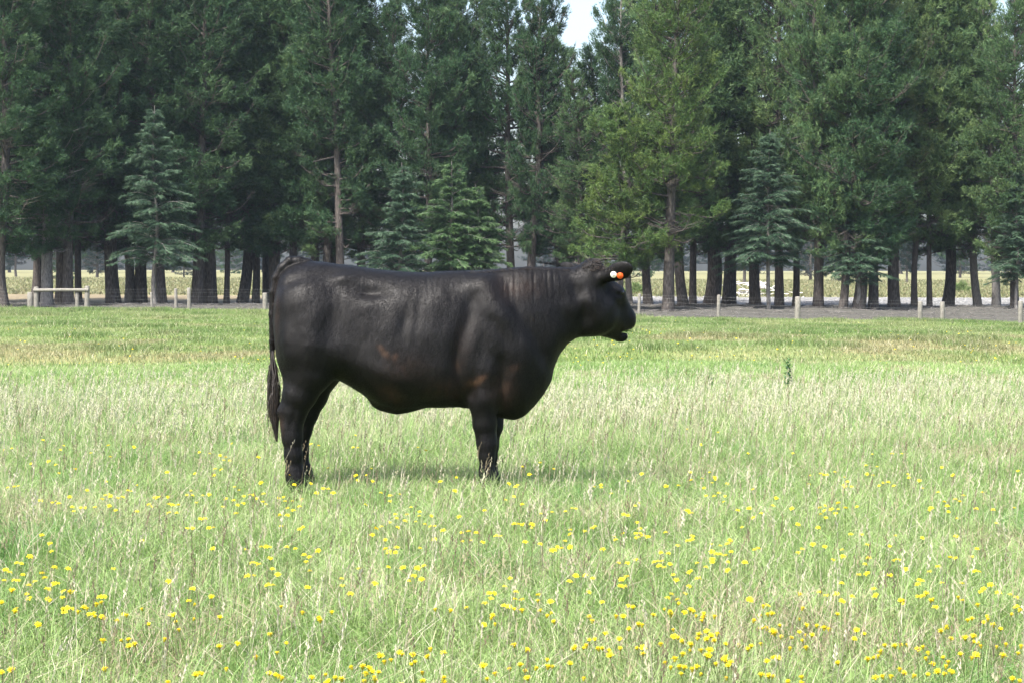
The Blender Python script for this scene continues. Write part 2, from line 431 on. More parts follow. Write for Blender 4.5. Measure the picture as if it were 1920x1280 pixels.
b.inputs['Sheen Weight'].default_value = .0; b.inputs['Sheen Roughness'].default_value = .5
bump(t, b, hn, .6, .004)
cow = empty('cow', (0, CD, 0))
tag(cow, 'black cow standing side on in the meadow grass, head turned away, two round ear tags', 'cow')
body = obj('body', me, cm, cow)
bvh = BVHTree.FromPolygons([tuple(v) for v in V.tolist()], F.tolist())
def hit(px, py):
    o = Vector((0, -CD, CH)); dr = Vector(((px - 960) / FPX, 1, -(py - HOR) / FPX)).normalized()
    return bvh.ray_cast(o, dr)

def lathe(prof, n=20):
    vs, fs = [], []
    for r, z in prof:
        for k in range(n):
            an = 2 * math.pi * k / n; vs.append((r * math.cos(an), r * math.sin(an), z))
    for i in range(len(prof) - 1):
        for k in range(n):
            fs.append((i * n + k, i * n + (k + 1) % n, (i + 1) * n + (k + 1) % n, (i + 1) * n + k))
    return np.array(vs), [np.array(fs)]
def solid(name, rgb, rough=.4):
    m, t, b, out = new_mat(name); b.inputs['Roughness'].default_value = rough
    n = noise(t, 60, 3); k = np.array(rgb)
    t.links.new(ramp(t, n, [(.3, tuple(k * .85)), (.7, tuple(np.minimum(k * 1.08, 1)))]), b.inputs['Base Color'])
    return m
for px, py, rgb, nm in ((1150.5, 515, (.80, .78, .66), 'white round ear tag'), (1162.8, 517, (.75, .10, .012), 'orange round ear tag')):
    loc, nor, _, _ = hit(px, py)
    if loc is None: loc, nor = Vector(P(px, py, -.1)), Vector((0, -1, 0))
    nor = (nor + Vector((0, -.8, 0))).normalized()
    v, f = lathe([(.0001, .006), (.006, .006), (.0075, .0045), (.016, .0042), (.0185, .003), (.0195, .001), (.019, -.004), (.0001, -.006)])
    tg = obj('ear_tag', np_mesh('ear_tag', v, f), solid(nm.split()[0] + '_plastic', rgb), cow)
    tg['label'] = nm; tg.location = loc + nor * .004; tg.rotation_euler = nor.to_track_quat('Z', 'Y').to_euler()
for s_ in (-1, 1):
    q = Hd(1141, 549, s_ * .108)
    v, f = lathe([(.0001, .019), (.008, .0175), (.014, .013), (.018, .006), (.019, 0), (.016, -.01), (.0001, -.019)], 16)
    e = obj('eye', np_mesh('eye', v, f), solid('dark_eye', (.006, .005, .004), .08), cow)
    e.location = tuple(q); e.rotation_euler = (math.radians(90 if s_ < 0 else -90), 0, AY)

def strands(paths, radii, nseg=3):
    """thin tapered tubes; paths list of (k,3)"""
    Vs, Fs = [], []; off = 0
    for p, r in zip(paths, radii):
        p = np.asarray(p); k = len(p)
        tg_ = np.gradient(p, axis=0); tg_ /= np.linalg.norm(tg_, axis=1, keepdims=True) + 1e-9
        a_ = np.cross(tg_, np.array([.31, .87, .22])); a_ /= np.linalg.norm(a_, axis=1, keepdims=True) + 1e-9
        b_ = np.cross(tg_, a_)
        r = np.asarray(r) * np.ones(k)
        an = np.arange(nseg) * 2 * np.pi / nseg
        ring = p[:, None] + r[:, None, None] * (np.cos(an)[None, :, None] * a_[:, None] + np.sin(an)[None, :, None] * b_[:, None])
        Vs.append(ring.reshape(-1, 3))
        ii = off + np.arange(k * nseg).reshape(k, nseg); jj = np.roll(ii, -1, 1)
        Fs.append(np.stack([ii[:-1], jj[:-1], jj[1:], ii[1:]], -1).reshape(-1, 4)); off += k * nseg
    return np.concatenate(Vs), np.concatenate(Fs)

def catmull(pts, n=8):
    p = np.array(pts, float); p = np.vstack([2 * p[0] - p[1], p, 2 * p[-1] - p[-2]]); o = []
    for i in range(1, len(p) - 2):
        for tt in np.linspace(0, 1, n, endpoint=False):
            a, b_, c_, d_ = p[i - 1], p[i], p[i + 1], p[i + 2]
            o.append(.5 * (2 * b_ + (c_ - a) * tt + (2 * a - 5 * b_ + 4 * c_ - d_) * tt ** 2 + (3 * b_ - a - 3 * c_ + d_) * tt ** 3))
    o.append(p[-2]); return np.array(o)

hm, t, b, out = new_mat('tail_hair'); b.inputs['Roughness'].default_value = .5
t.links.new(ramp(t, noise(t, 14, 3), [(.35, (.010, .009, .009)), (.8, (.035, .022, .014))]), b.inputs['Base Color'])
ps, rs = [], []
for i in range(330):
    st = 655 + 75 * rg.random(); q = rg.normal(0, 1); q2 = rg.normal(0, 1)
    ln_ = 60 + 110 * rg.random() ** .7
    end = st + (60 + (828 - st - 60) * rg.random() ** .8)
    kk = []
    for tt in np.linspace(0, 1, 9):
        yv = st + (end - st) * tt
        cx = np.interp(yv, [650, 690, 740, 780, 828], [510.5, 512, 514, 514, 519])
        wdt = np.interp(yv, [650, 690, 735, 775, 828], [2.5, 7, 9, 6.5, 2.0])
        kk.append(P(cx + q * wdt * .62 * min(1, tt * 2.2) + math.sin(tt * 7 + i) * 1.0, yv, -.05 + .03 * q2 * min(1, tt * 2)))
    ps.append(catmull(kk, 3)); k = len(ps[-1]); rs.append(np.linspace(.0030, .0007, k))
for i in range(14):     # flyaways on the outside
    st = 680 + 60 * rg.random()
    kk = [P(505 - 5 * math.sin(tt * 3.0) * (.4 + rg.random() * .6) + rg.normal(0, .5), st + 70 * tt, -.05) for tt in np.linspace(0, 1, 6)]
    ps.append(catmull(kk, 3)); rs.append(np.linspace(.0018, .0006, len(ps[-1])))
v, f = strands(ps, rs); obj('tail_switch', np_mesh('tail_switch', v, [f]), hm, cow)
# poll tuft and mane hair
ps, rs = [], []
for i in range(420):
    px = 1090 + 60 * rg.random(); py = 486 + 24 * rg.random()
    lo_, no_, _, _ = hit(px, py)
    if lo_ is None: continue
    p0 = np.array(lo_); dr = np.array([rg.normal(.35, .35), rg.normal(-.1, .35), .15 + .3 * rg.random()]); L = .016 + .022 * rg.random()
    ps.append(catmull([p0 - np.array(no_) * .004, p0 + dr * L * .6, p0 + dr * L + np.array([rg.normal(0, .4) * L, 0, -.35 * L])], 3)); rs.append(np.linspace(.0022, .0006, len(ps[-1])))
for px0, py0, px1, py1 in ((1106, 497, 1093, 472), (1108, 497, 1096, 476), (1128, 498, 1150, 486), (1118, 497, 1116, 480)):
    a0, a1 = P(px0, py0, .1), P(px1, py1, .1)
    ps.append(catmull([a0, (a0 + a1) / 2 + np.array([-.008, 0, -.004]), a1], 3)); rs.append(np.linspace(.002, .0006, len(ps[-1])))
v, f = strands(ps, rs); obj('poll_tuft', np_mesh('poll_tuft', v, [f]), hm, cow)
ps, rs = [], []
topc = lambda px: np.interp(px, ST[:, 0], ST[:, 1])
for i in range(420):
    px = 880 + 190 * rg.random(); 
    lo_, no_, _, _ = hit(px, topc(px) + 1.5 + 5 * rg.random())
    if lo_ is None: continue
    p0 = np.array(lo_); k = 1 + 1.2 * math.exp(-((px - 1000) / 14) ** 2)
    L = (.006 + .009 * rg.random()) * k
    dr = np.array([-.5 + rg.normal(0, .3), rg.normal(0, .25), .6])
    ps.append([p0 - np.array(no_) * .003, p0 + dr * L * .6, p0 + dr * L + np.array([-.3 * L, 0, -.2 * L])]); rs.append(np.linspace(.0013, .0005, 3))
v, f = strands(ps, rs); obj('mane', np_mesh('mane', v, [f]), hm, cow)

# short coat: one mesh of flat lying hairs rooted on the hide
tri = np.concatenate([F[:, [0, 1, 2]], F[:, [0, 2, 3]]]); e1 = V[tri[:, 1]] - V[tri[:, 0]]; e2 = V[tri[:, 2]] - V[tri[:, 0]]
ar = np.linalg.norm(np.cross(e1, e2), axis=1); Nv = vnormals(V, F)
nf_ = 260000; ti_ = rg.choice(len(tri), nf_, p=ar / ar.sum()); u_, v_ = rg.random(nf_), rg.random(nf_); fl_ = u_ + v_ > 1; u_[fl_] = 1 - u_[fl_]; v_[fl_] = 1 - v_[fl_]
p0 = V[tri[ti_, 0]] + e1[ti_] * u_[:, None] + e2[ti_] * v_[:, None]; nn = Nv[tri[ti_, 0]]; bb = br[tri[ti_, 0]]
fd = np.array([-.55, 0, -.75]) + np.stack([(n1(p0[:, 0], p0[:, 2], .12) - .5) * 1.3, 0 * u_, (n2(p0[:, 0], p0[:, 2], .12) - .5) * 1.0], -1) + rg.normal(0, .22, (nf_, 3))
fd -= (fd * nn).sum(1, keepdims=True) * nn; fd /= np.linalg.norm(fd, axis=1, keepdims=True) + 1e-9
sd = np.cross(fd, nn); L_ = (.010 + .010 * rg.random(nf_))[:, None]; lift = (.10 + .22 * rg.random(nf_))[:, None]
W3 = np.stack([p0 - sd * .0007 - nn * .0005, p0 + sd * .0007 - nn * .0005, p0 + fd * L_ + nn * L_ * lift], 1).reshape(-1, 3)
cbf = np.repeat((np.array([.0040, .0036, .0039]) * (1 - bb) + np.array([.055, .031, .020]) * bb) * (.5 + 1.1 * rg.random((nf_, 1))), 3, 0)
fm, t, b, out = new_mat('coat_hair'); a = t.nodes.new('ShaderNodeAttribute'); a.attribute_name = 'tint'; t.links.new(a.outputs[0], b.inputs['Base Color'])
b.inputs['Roughness'].default_value = .52; b.inputs['Specular IOR Level'].default_value = .14
obj('coat', np_mesh('coat', W3, [np.arange(nf_ * 3).reshape(-1, 3)], cbf, smooth=False), fm, cow)

# blades of grass sticking out of the mouth
bl, bf, bc = [], [], []
grass_m = leaf_mat('grass_blade', trans=.3)
ps, rs = [], []
for i in range(7):
    p0 = Hd(1158 + rg.random() * 4, 621 + rg.normal(0, 1.2), rg.normal(-.015, .012)); p1 = Hd(1172 + 8 * rg.random(), 618 + 12 * rg.random(), rg.normal(-.03, .02))
    ps.append(catmull([p0, (p0 + p1) / 2 + np.array([0, 0, .006]), p1], 3)); rs.append(np.linspace(.0032, .0010, len(ps[-1])))
v, f = strands(ps, rs, 4)
mg = obj('grass_mouthful', np_mesh('grass_mouthful', v, [f], np.tile([.16, .30, .05], (len(v), 1))), grass_m)
mg.location = (0, CD, 0); tag(mg, 'green grass blades held in the open mouth of the black cow', 'grass')

# ------------------------------------------------------------------ meadow grass
def blades(x, y, hgt, wid, ang, lean, curl, c0, c1, z=None):
    """two-segment bent blade; returns V (n*5,3), quads, tris, col"""
    n = len(x); z = ground_z(x, y) - .01 if z is None else z
    fa = R.random(n) * np.pi * 2; wx, wy_ = np.cos(fa) * wid / 2, np.sin(fa) * wid / 2
    lx, ly = np.cos(ang), np.sin(ang)
    V = np.empty((n, 5, 3), np.float32)
    m1 = hgt * .55; l1 = m1 * lean; h2 = hgt * .95; l2 = hgt * (lean + curl)
    V[:, 0] = np.stack([x - wx, y - wy_, z], -1); V[:, 1] = np.stack([x + wx, y + wy_, z], -1)
    V[:, 2] = np.stack([x + lx * l1 + wx * .8, y + ly * l1 + wy_ * .8, z + m1], -1)
    V[:, 3] = np.stack([x + lx * l1 - wx * .8, y + ly * l1 - wy_ * .8, z + m1], -1)
    V[:, 4] = np.stack([x + lx * l2, y + ly * l2, z + h2 * (1 - .25 * np.clip(curl, 0, 1.5))], -1)
    i = np.arange(n)[:, None] * 5
    q = i + np.array([[0, 1, 2, 3]]); t_ = i + np.array([[3, 2, 4]])
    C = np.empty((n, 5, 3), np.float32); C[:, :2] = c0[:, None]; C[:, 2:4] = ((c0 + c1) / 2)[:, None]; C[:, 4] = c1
    return V.reshape(-1, 3), q, t_, C.reshape(-1, 3)

def scatter(y0, y1, dens, margin=3.6):
    area = .262 * (y1 ** 2 - y0 ** 2) + 2 * margin * (y1 - y0)
    n = int(area * dens)
    # sample y with density proportional to the strip width
    yy = np.linspace(y0, y1, 500); cdf = .262 * (yy ** 2 - y0 ** 2) + 2 * margin * (yy - y0); cdf /= cdf[-1]
    y = np.interp(R.random(n), cdf, yy); x = (R.random(n) * 2 - 1) * (.262 * y + margin)
    return x, y

def lerp(a, b, k): return np.asarray(a) * (1 - k)[:, None] + np.asarray(b) * k[:, None]
def palette(x, y, n, straw):
    g1, g2, g3 = (.122, .228, .058), (.218, .330, .098), (.315, .405, .175)
    k = np.clip(n1(x, y, .55) * .7 + n2(x, y, .17) * .5 - .1 + R.normal(0, .22, n), 0, 1)
    c = np.where((k < .5)[:, None], lerp(g1, g2, k * 2), lerp(g2, g3, np.clip(k * 2 - 1, 0, 1)))
    s = R.random(n) < straw
    st = lerp((.36, .31, .19), (.60, .57, .44), R.random(n))
    c[s] = st[s]
    dp = R.random(n) < .34 * sstep(.60, .85, n3(x + 7, y * .8, .75)); c[dp] = lerp((.30, .23, .15), (.46, .39, .28), R.random(n))[dp]
    gp = R.random(n) < .4 * sstep(.62, .85, n2(x - 3, y * .7, .6)); c[gp] = lerp((.085, .20, .055), (.15, .29, .08), R.random(n))[gp]
    return c

parts = []
def add_blades(*a): parts.append(blades(*a))
def flatten(parts):
    Vs, Qs, Ts, Cs = [], [], [], []; o = 0
    for V, q, t_, C in parts:
        Vs.append(V); Qs.append(q + o); Ts.append(t_ + o); Cs.append(C); o += len(V)
    return np.concatenate(Vs), [np.concatenate(Qs), np.concatenate(Ts)], np.concatenate(Cs)

def clear_cow(x, y):
    # nothing grows where the hooves stand
    return np.ones(len(x), bool)
# zone A, close
x, y = scatter(4.8, 15.5, 3400); n = len(x)
tall = n1(x, y, .9)
hg = (.07 + .13 * R.random(n) ** 1.2 + .07 * tall) * (.8 + .4 * n3(x, y, .35))
c = palette(x, y, n, .16)
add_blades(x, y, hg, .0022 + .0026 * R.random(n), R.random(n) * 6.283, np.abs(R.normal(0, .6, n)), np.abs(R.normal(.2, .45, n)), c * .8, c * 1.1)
# zone B
x, y = scatter(15.5, 30, 1250); n = len(x)
tb = sstep(13, 16, y) * (1 - sstep(20, 22.5, y))
hg = (.08 + .13 * R.random(n) + .10 * tb * n1(x, y, 1.2)) * (1 - .5 * sstep(20, 24, y))
c = palette(x, y, n, .0); s_ = R.random(n) < .12 + .22 * tb; c[s_] = lerp((.38, .38, .22), (.55, .54, .38), R.random(s_.sum()))
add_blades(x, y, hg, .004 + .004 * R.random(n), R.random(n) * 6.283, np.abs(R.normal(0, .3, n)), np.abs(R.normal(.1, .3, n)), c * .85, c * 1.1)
# zone C, far
x, y = scatter(29.5, 97, 180, 6.0); 
k = y < 96.2 - 4.2 * sstep(-8, 12, x) + R.normal(0, .5, len(x)) - .3; x, y = x[k], y[k]; n = len(x)
c = meadow_col(x, y) * (.75 + .5 * R.random(n))[:, None]
gcl = sstep(.62, .78, n2(x, y * .6, 1.6)); c = lerp(c, 1, gcl * 0) * (1 - .45 * gcl)[:, None] + np.outer(gcl, (.05, .10, .02)) * .5
gs = R.random(n) < .07; c[gs] = lerp((.32, .29, .17), (.48, .45, .32), R.random(gs.sum()))
hg = (.04 + .07 * R.random(n) + .09 * gcl) * (1 + .6 * sstep(75, 90, y))
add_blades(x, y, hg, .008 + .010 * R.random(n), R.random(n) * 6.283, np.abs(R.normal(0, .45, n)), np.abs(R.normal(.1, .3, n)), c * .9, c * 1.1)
Vg, Fg, Cg = flatten(parts)
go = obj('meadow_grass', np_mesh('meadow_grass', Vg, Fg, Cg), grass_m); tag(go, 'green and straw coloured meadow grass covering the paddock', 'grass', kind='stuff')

# seeding grass stalks
def seed_stalks(x, y, hgt, headl, rad, tint):
    n = len(x); z = ground_z(x, y); an = R.random(n) * 6.283; le = np.abs(R.normal(.10, .12, n)); wd = R.normal(.10, .05, n)
    lx, ly = np.cos(an) * le + wd, np.sin(an) * le
    Vs, Ts, Cs = [], [], []
    def pt(tt): return np.stack([x + lx * hgt * tt ** 1.6, y + ly * hgt * tt ** 1.6, z + hgt * tt * (1 - .05 * tt)], -1)
    o = 0
    # stalk: narrow triangle pair
    fa = R.random(n) * 6.283; off = np.stack([np.cos(fa), np.sin(fa), 0 * fa], -1) * (rad * .35)[:, None]
    b0, b1, b2 = pt(0.), pt(.55), pt(1.)
    V = np.stack([b0 - off, b0 + off, b1 + off, b1 - off, b2], 1)
    i = np.arange(n)[:, None] * 5
    Ts += [i + np.array([[0, 1, 2]]), i + np.array([[0, 2, 3]]), i + np.array([[3, 2, 4]])]
    Vs.append(V.reshape(-1, 3)); Cs.append(np.repeat(tint * .75, 5, 0)); o = n * 5
    fr = 1 - headl / hgt
    for k in range(11):
        tt = fr + (1 - fr) * (k + .5) / 11 * np.ones(n)
        c_ = pt(tt); a_ = R.random(n) * 6.283; sz = rad * (1.5 + 1.2 * math.sin(math.pi * (k + 1) / 12))
        dx = np.stack([np.cos(a_), np.sin(a_), np.zeros(n)], -1) * sz[:, None]
        up = np.stack([lx * .3, ly * .3, np.ones(n)], -1) * (headl / 5.0)[:, None]
        V = np.stack([c_, c_ + dx * .9 + up * .5, c_ + dx * .35 + up], 1)
        i = o + np.arange(n)[:, None] * 3; Ts.append(i + np.array([[0, 1, 2]])); o += n * 3
        Vs.append(V.reshape(-1, 3)); Cs.append(np.repeat(tint * (1.0 + .15 * R.random((n, 1))), 3, 0))
    return np.concatenate(Vs), np.concatenate(Ts), np.concatenate(Cs)
SV, STi, SC = [], [], []; o = 0
def add_seed(*a):
    global o
    v, t_, c_ = seed_stalks(*a); SV.append(v); STi.append(t_ + o); SC.append(c_); o += len(v)
x, y = scatter(5.0, 16, 38); n = len(x)
tn = lerp((.30, .27, .16), (.56, .52, .40), R.random(n)); dk = R.random(n) < .25; tn[dk] = (.17, .14, .09)
add_seed(x, y, .22 + .22 * R.random(n), .05 + .06 * R.random(n), .0024 + .0016 * R.random(n), tn)
x, y = scatter(13, 22.3, 100); k = R.random(len(x)) < (.06 + .94 * sstep(14, 18, y)) * (.3 + .9 * n1(x, y, 1.4)) * (1 - .7 * sstep(20.5, 22.3, y)); x, y = x[k], y[k]; n = len(x)
tn = lerp((.32, .33, .19), (.54, .52, .39), R.random(n)); dk = R.random(n) < .06; tn[dk] = (.2, .16, .1)
add_seed(x, y, .20 + .22 * R.random(n), .07 + .07 * R.random(n), .0034 + .0026 * R.random(n), tn)
so_ = obj('seeding_grass', np_mesh('seeding_grass', np.concatenate(SV), [np.concatenate(STi)], np.concatenate(SC)), grass_m)
tag(so_, 'pale straw coloured seed heads standing above the meadow grass', 'grass', kind='stuff')

# ------------------------------------------------------------------ yellow flowers
traced = []
def T(ox, oy, s, pts): traced.extend((ox + a / s, oy + b / s) for a, b in pts)
T(0, 900, 3.368, [(50, 45), (90, 40), (115, 35), (255, 128), (330, 140), (355, 130), (370, 145), (440, 105), (455, 168), (465, 195), (510, 172), (535, 172), (550, 62), (600, 170), (645, 118), (665, 95), (690, 85), (700, 100), (690, 160), (730, 188), (745, 112), (775, 105), (810, 65), (830, 68), (865, 30), (865, 195), (940, 152), (960, 165), (980, 108), (1000, 105), (1060, 105), (1070, 150), (1090, 155), (1125, 153), (1065, 205), (1115, 205), (1180, 92), (1205, 65), (1215, 95), (1240, 140), (1280, 95), (1320, 90), (1265, 242), (1295, 240), (1180, 302), (1215, 302), (1320, 300), (1350, 296), (1425, 118), (1410, 168), (1475, 125), (1500, 155), (1535, 145), (1540, 100), (1575, 90), (1600, 92), (1620, 115), (1665, 85), (1660, 135), (1680, 150), (1510, 62), (1650, 12), (1860, 28), (1760, 112), (1790, 105), (1800, 130), (1845, 130), (1905, 120), (1890, 165), (1815, 175), (1850, 190), (1770, 218), (1815, 220), (1490, 208),
  (265, 345), (315, 398), (325, 448), (190, 480), (105, 520), (135, 525), (35, 565), (60, 580), (145, 595), (265, 585), (285, 615), (90, 630), (115, 632), (25, 632), (180, 660), (220, 638), (340, 652), (365, 650), (300, 685), (75, 692), (170, 718), (185, 745), (400, 700), (440, 700), (465, 703), (395, 738), (300, 745), (310, 757), (10, 768), (100, 810), (95, 825), (345, 548), (430, 558), (715, 558), (895, 380), (1065, 637), (1345, 430), (1555, 435), (1650, 418), (1680, 418), (1705, 420), (1705, 492), (1590, 520), (1615, 522), (1635, 530), (1720, 560), (1560, 603), (1605, 600), (1755, 593), (1690, 660), (1725, 660), (1865, 430), (1810, 420), (630, 735), (655, 735), (610, 780), (640, 768), (400, 810), (425, 805), (405, 830), (450, 810), (495, 828), (530, 800), (550, 808), (565, 845), (590, 840), (600, 855), (645, 862), (740, 885), (780, 845), (800, 850), (895, 810), (1075, 850), (1095, 848), (1110, 890), (940, 905), (1130, 940), (1225, 872), (1195, 760), (1230, 780), (1335, 733), (1390, 862), (1775, 795), (1215, 683), (240, 910), (650, 1010), (660, 1190), (765, 1008), (810, 1003), (815, 1045), (850, 1030), (1040, 1000), (1385, 1045), (1500, 1028), (1615, 1112), (1705, 970), (1750, 1085), (1810, 1025), (70, 1195), (10, 1210), (1235, 1225), (1260, 1215), (1275, 1218), (1430, 1188), (1700, 1215), (1740, 1225), (1760, 1235), (1780, 1245), (1060, 1272)])
T(900, 900, 3.3675, [(225, 40), (265, 150), (215, 102), (160, 122), (720, 40), (765, 28), (765, 45), (830, 82), (935, 5), (1175, 38), (410, 250), (580, 175), (605, 178), (540, 195), (455, 200), (385, 210), (215, 275), (245, 275), (270, 278), (330, 278), (325, 300), (100, 350), (130, 350), (285, 388), (380, 402), (455, 440), (470, 440), (490, 420), (515, 428), (570, 340), (570, 312), (535, 382), (570, 420), (660, 320), (710, 300), (725, 290), (775, 435), (850, 355), (855, 375), (910, 215), (935, 220), (980, 160), (1000, 142), (905, 335), (985, 335), (1010, 335), (1030, 350), (1060, 357), (990, 360), (1010, 305), (995, 265), (1300, 190), (1320, 203), (1340, 205), (1170, 328), (1250, 412), (1190, 460), (1140, 455), (1310, 380), (1335, 375), (1340, 352), (985, 500), (875, 520), (930, 522), (1100, 515), (1120, 510), (1150, 508), (1130, 540), (1165, 548), (1200, 528), (1220, 595), (1240, 628), (1325, 577), (605, 602), (665, 598), (712, 618), (565, 637), (925, 607), (895, 625), (890, 668), (915, 668), (1320, 668), (685, 705), (190, 617), (155, 668), (60, 712), (90, 712), (70, 745), (30, 775), (225, 703), (220, 748), (265, 752), (150, 790), (185, 795), (215, 810), (265, 818), (370, 722), (365, 758), (445, 765), (380, 820), (450, 835), (425, 852), (465, 888), (80, 850), (70, 868), (25, 910), (95, 905), (770, 768), (690, 858), (710, 885), (860, 855), (905, 857), (940, 790), (965, 798), (1095, 848), (1165, 812), (1200, 825), (1205, 848), (1185, 740), (1210, 718), (1245, 752), (1255, 775), (1295, 715), (1330, 815), (1000, 905), (1025, 910), (940, 935), (1220, 940), (880, 1000), (790, 965), (725, 1000), (690, 1005), (600, 1045), (590, 1060), (655, 1055), (670, 1040), (745, 1058), (770, 1058), (815, 1070), (820, 1103), (885, 1057), (990, 1055), (1030, 1055), (1030, 1093), (1225, 985), (1250, 990), (1275, 1012), (215, 1037), (300, 1068), (425, 1130), (430, 1172), (460, 1172), (355, 1182), (255, 1160), (185, 1187), (285, 1200), (300, 1245), (95, 1218), (45, 1250), (20, 1168), (570, 1153), (655, 1248), (1170, 1150), (1230, 1125), (1205, 1178), (1290, 1178), (1270, 1218)])
T(1400, 1000, 3.692, [(55, 110), (385, 105), (355, 130), (458, 72), (540, 88), (660, 110), (668, 157), (598, 180), (835, 77), (990, 85), (845, 165), (820, 210), (775, 283), (832, 275), (990, 287), (655, 342), (880, 380), (890, 427), (730, 433), (622, 415), (660, 465), (550, 427), (505, 405), (367, 415), (388, 512), (630, 553), (365, 588), (1025, 183), (1055, 180), (1105, 245), (1265, 262), (1325, 227), (1195, 320), (1215, 325), (1185, 348), (1355, 340), (1490, 342), (1580, 260), (1610, 262), (1410, 162), (1445, 168), (1560, 158), (1595, 103), (1450, 18), (1215, 28), (1030, 12), (795, 5), (720, 3), (1065, 460), (1085, 460), (1085, 485), (1245, 410), (1220, 430), (1190, 435), (1275, 458), (1290, 450), (1305, 508), (1465, 437), (1490, 460), (1600, 490), (1620, 400), (1640, 380), (1690, 353), (1745, 408), (1825, 420), (1865, 440), (1865, 505), (1890, 525), (1835, 555), (1665, 570), (1670, 590), (1640, 610), (1560, 585), (1530, 595), (1705, 628), (1760, 655), (1385, 645), (1345, 670), (1510, 718), (1570, 705), (1575, 745), (1600, 752), (1620, 775), (1415, 722), (1795, 762), (1730, 780), (1900, 775), (1775, 840), (1880, 825), (1590, 838), (1560, 857), (1480, 830), (1360, 852), (1240, 860), (1255, 822), (1185, 797), (1220, 780), (1395, 885), (1380, 915), (1405, 945), (1370, 967), (1425, 955), (1320, 950), (1285, 900), (1255, 970), (1160, 980), (1060, 935), (1090, 962), (1000, 985), (940, 985), (890, 995), (925, 812), (910, 845), (880, 855), (840, 865), (955, 770), (1025, 772), (1065, 765), (1110, 765), (760, 665), (815, 690), (745, 725), (630, 890), (535, 650), (570, 658), (485, 635), (415, 630), (230, 632), (175, 550), (145, 555), (90, 565), (115, 498), (145, 497), (50, 597), (135, 650), (180, 672), (240, 710), (310, 717), (365, 678), (410, 700), (455, 698), (385, 735), (300, 790), (410, 785), (100, 760), (10, 795), (185, 855), (140, 880), (150, 980), (180, 985), (380, 990), (285, 1020), (380, 1030), (1840, 1000), (1890, 1015), (20, 455)])
T(1200, 580, 2.667, [(235, 597), (390, 613), (305, 675), (765, 718), (540, 718), (1160, 722), (1260, 720), (1310, 720), (1185, 785), (1130, 778), (975, 812), (905, 820), (850, 828), (935, 825), (1135, 822), (1165, 828), (1340, 822), (1345, 840), (1510, 788), (1565, 828), (1890, 806), (1025, 885), (1060, 885), (1195, 880), (1215, 865), (1240, 862), (130, 882), (320, 892), (360, 865), (330, 930), (370, 932), (425, 932), (565, 898), (420, 960), (1680, 995), (1765, 1000), (1870, 990), (545, 993), (490, 1003), (240, 1005), (990, 998), (1085, 985), (760, 993), (665, 980)])
T(460, 660, 4.8, [(590, 825), (660, 838), (990, 745), (970, 855), (1010, 858), (1555, 855), (1625, 882), (745, 1038), (1135, 1045), (995, 1108), (1090, 1105), (1010, 1152), (1145, 1158), (700, 1225), (745, 1228), (1900, 1125), (1885, 1245), (590, 1180), (440, 1190), (120, 945), (405, 1100), (640, 1265), (790, 1265), (1220, 1265)])
T(0, 540, 3.84, [(310, 1092), (460, 1132), (435, 1162), (30, 1162), (85, 1152), (655, 1185), (780, 1130), (795, 1212), (350, 1245), (400, 1270), (965, 1142), (1435, 1180), (1585, 1202), (1625, 1215), (1610, 1238), (1655, 1240), (1860, 1215), (1668, 1117)])
# the strip between the traced patches
for (x0, x1, y0, y1, nn) in ((570, 900, 920, 1100, 60), (570, 900, 1100, 1280, 42), (1300, 1400, 960, 1280, 62), (1300, 1920, 880, 1000, 45), (0, 500, 820, 900, 12), (950, 1300, 850, 900, 8)):
    cs = [(x0 + (x1 - x0) * R.random(), y0 + (y1 - y0) * R.random()) for _ in range(max(3, nn // 5))]
    for i in range(nn):
        cxy = cs[R.integers(len(cs))]; s_ = 14 + 30 * R.random()
        traced.append((cxy[0] + R.normal(0, s_), cxy[1] + R.normal(0, s_ * .4)))
fl = []
for px, py in traced:
    hh = .17 + .11 * R.random(); yv = FPX * (CH - hh) / (py - HOR)
    fl.append(((px - 960) / FPX * yv, yv, hh))
for i in range(260):   # a scatter out of frame to both sides and near the camera
    yv = 5 + 9 * R.random(); sd = 1 if R.random() < .5 else -1
    fl.append((sd * (.257 * yv + .1 + 1.5 * R.random()), yv, .17 + .1 * R.random()))
vis = [f for f in fl if abs(f[0]) < .2573 * f[1]]
vis.sort(key=lambda f: f[1])
def flower_head(seed, npet=15, r=.0145):
    q = np.random.default_rng(seed); Vs, Fs, Cs = [], [], []
    for lay, (rr, zz) in enumerate(((r, .0), (r * .72, .003))):
        for k in range(npet):
            a_ = 2 * math.pi * (k + .5 * lay) / npet + q.normal(0, .08); L = rr * (.88 + .24 * q.random()); wd = rr * .17
            dx, dy = math.cos(a_), math.sin(a_); up = q.normal(.04, .12) + .14 * lay
            b = len(Vs)
            for u, v_ in ((.12, -.35), (.12, .35), (.6, .95), (1.0, .6), (1.0, -.6), (.6, -.95)):
                Vs.append((dx * u * L - dy * v_ * wd, dy * u * L + dx * v_ * wd, zz + up * u * u * L)); Cs.append((.92, .72 + .06 * q.random(), .035))
            Fs.append([b, b + 1, b + 2, b + 3, b + 4, b + 5])
    return np.array(Vs), np.array(Fs), np.array(Cs)
yel = leaf_mat('yellow_petal', trans=.4, rough=.6, spec=.1)
stm = leaf_mat('flower_stem', trans=.1)
heads, stems = [], []
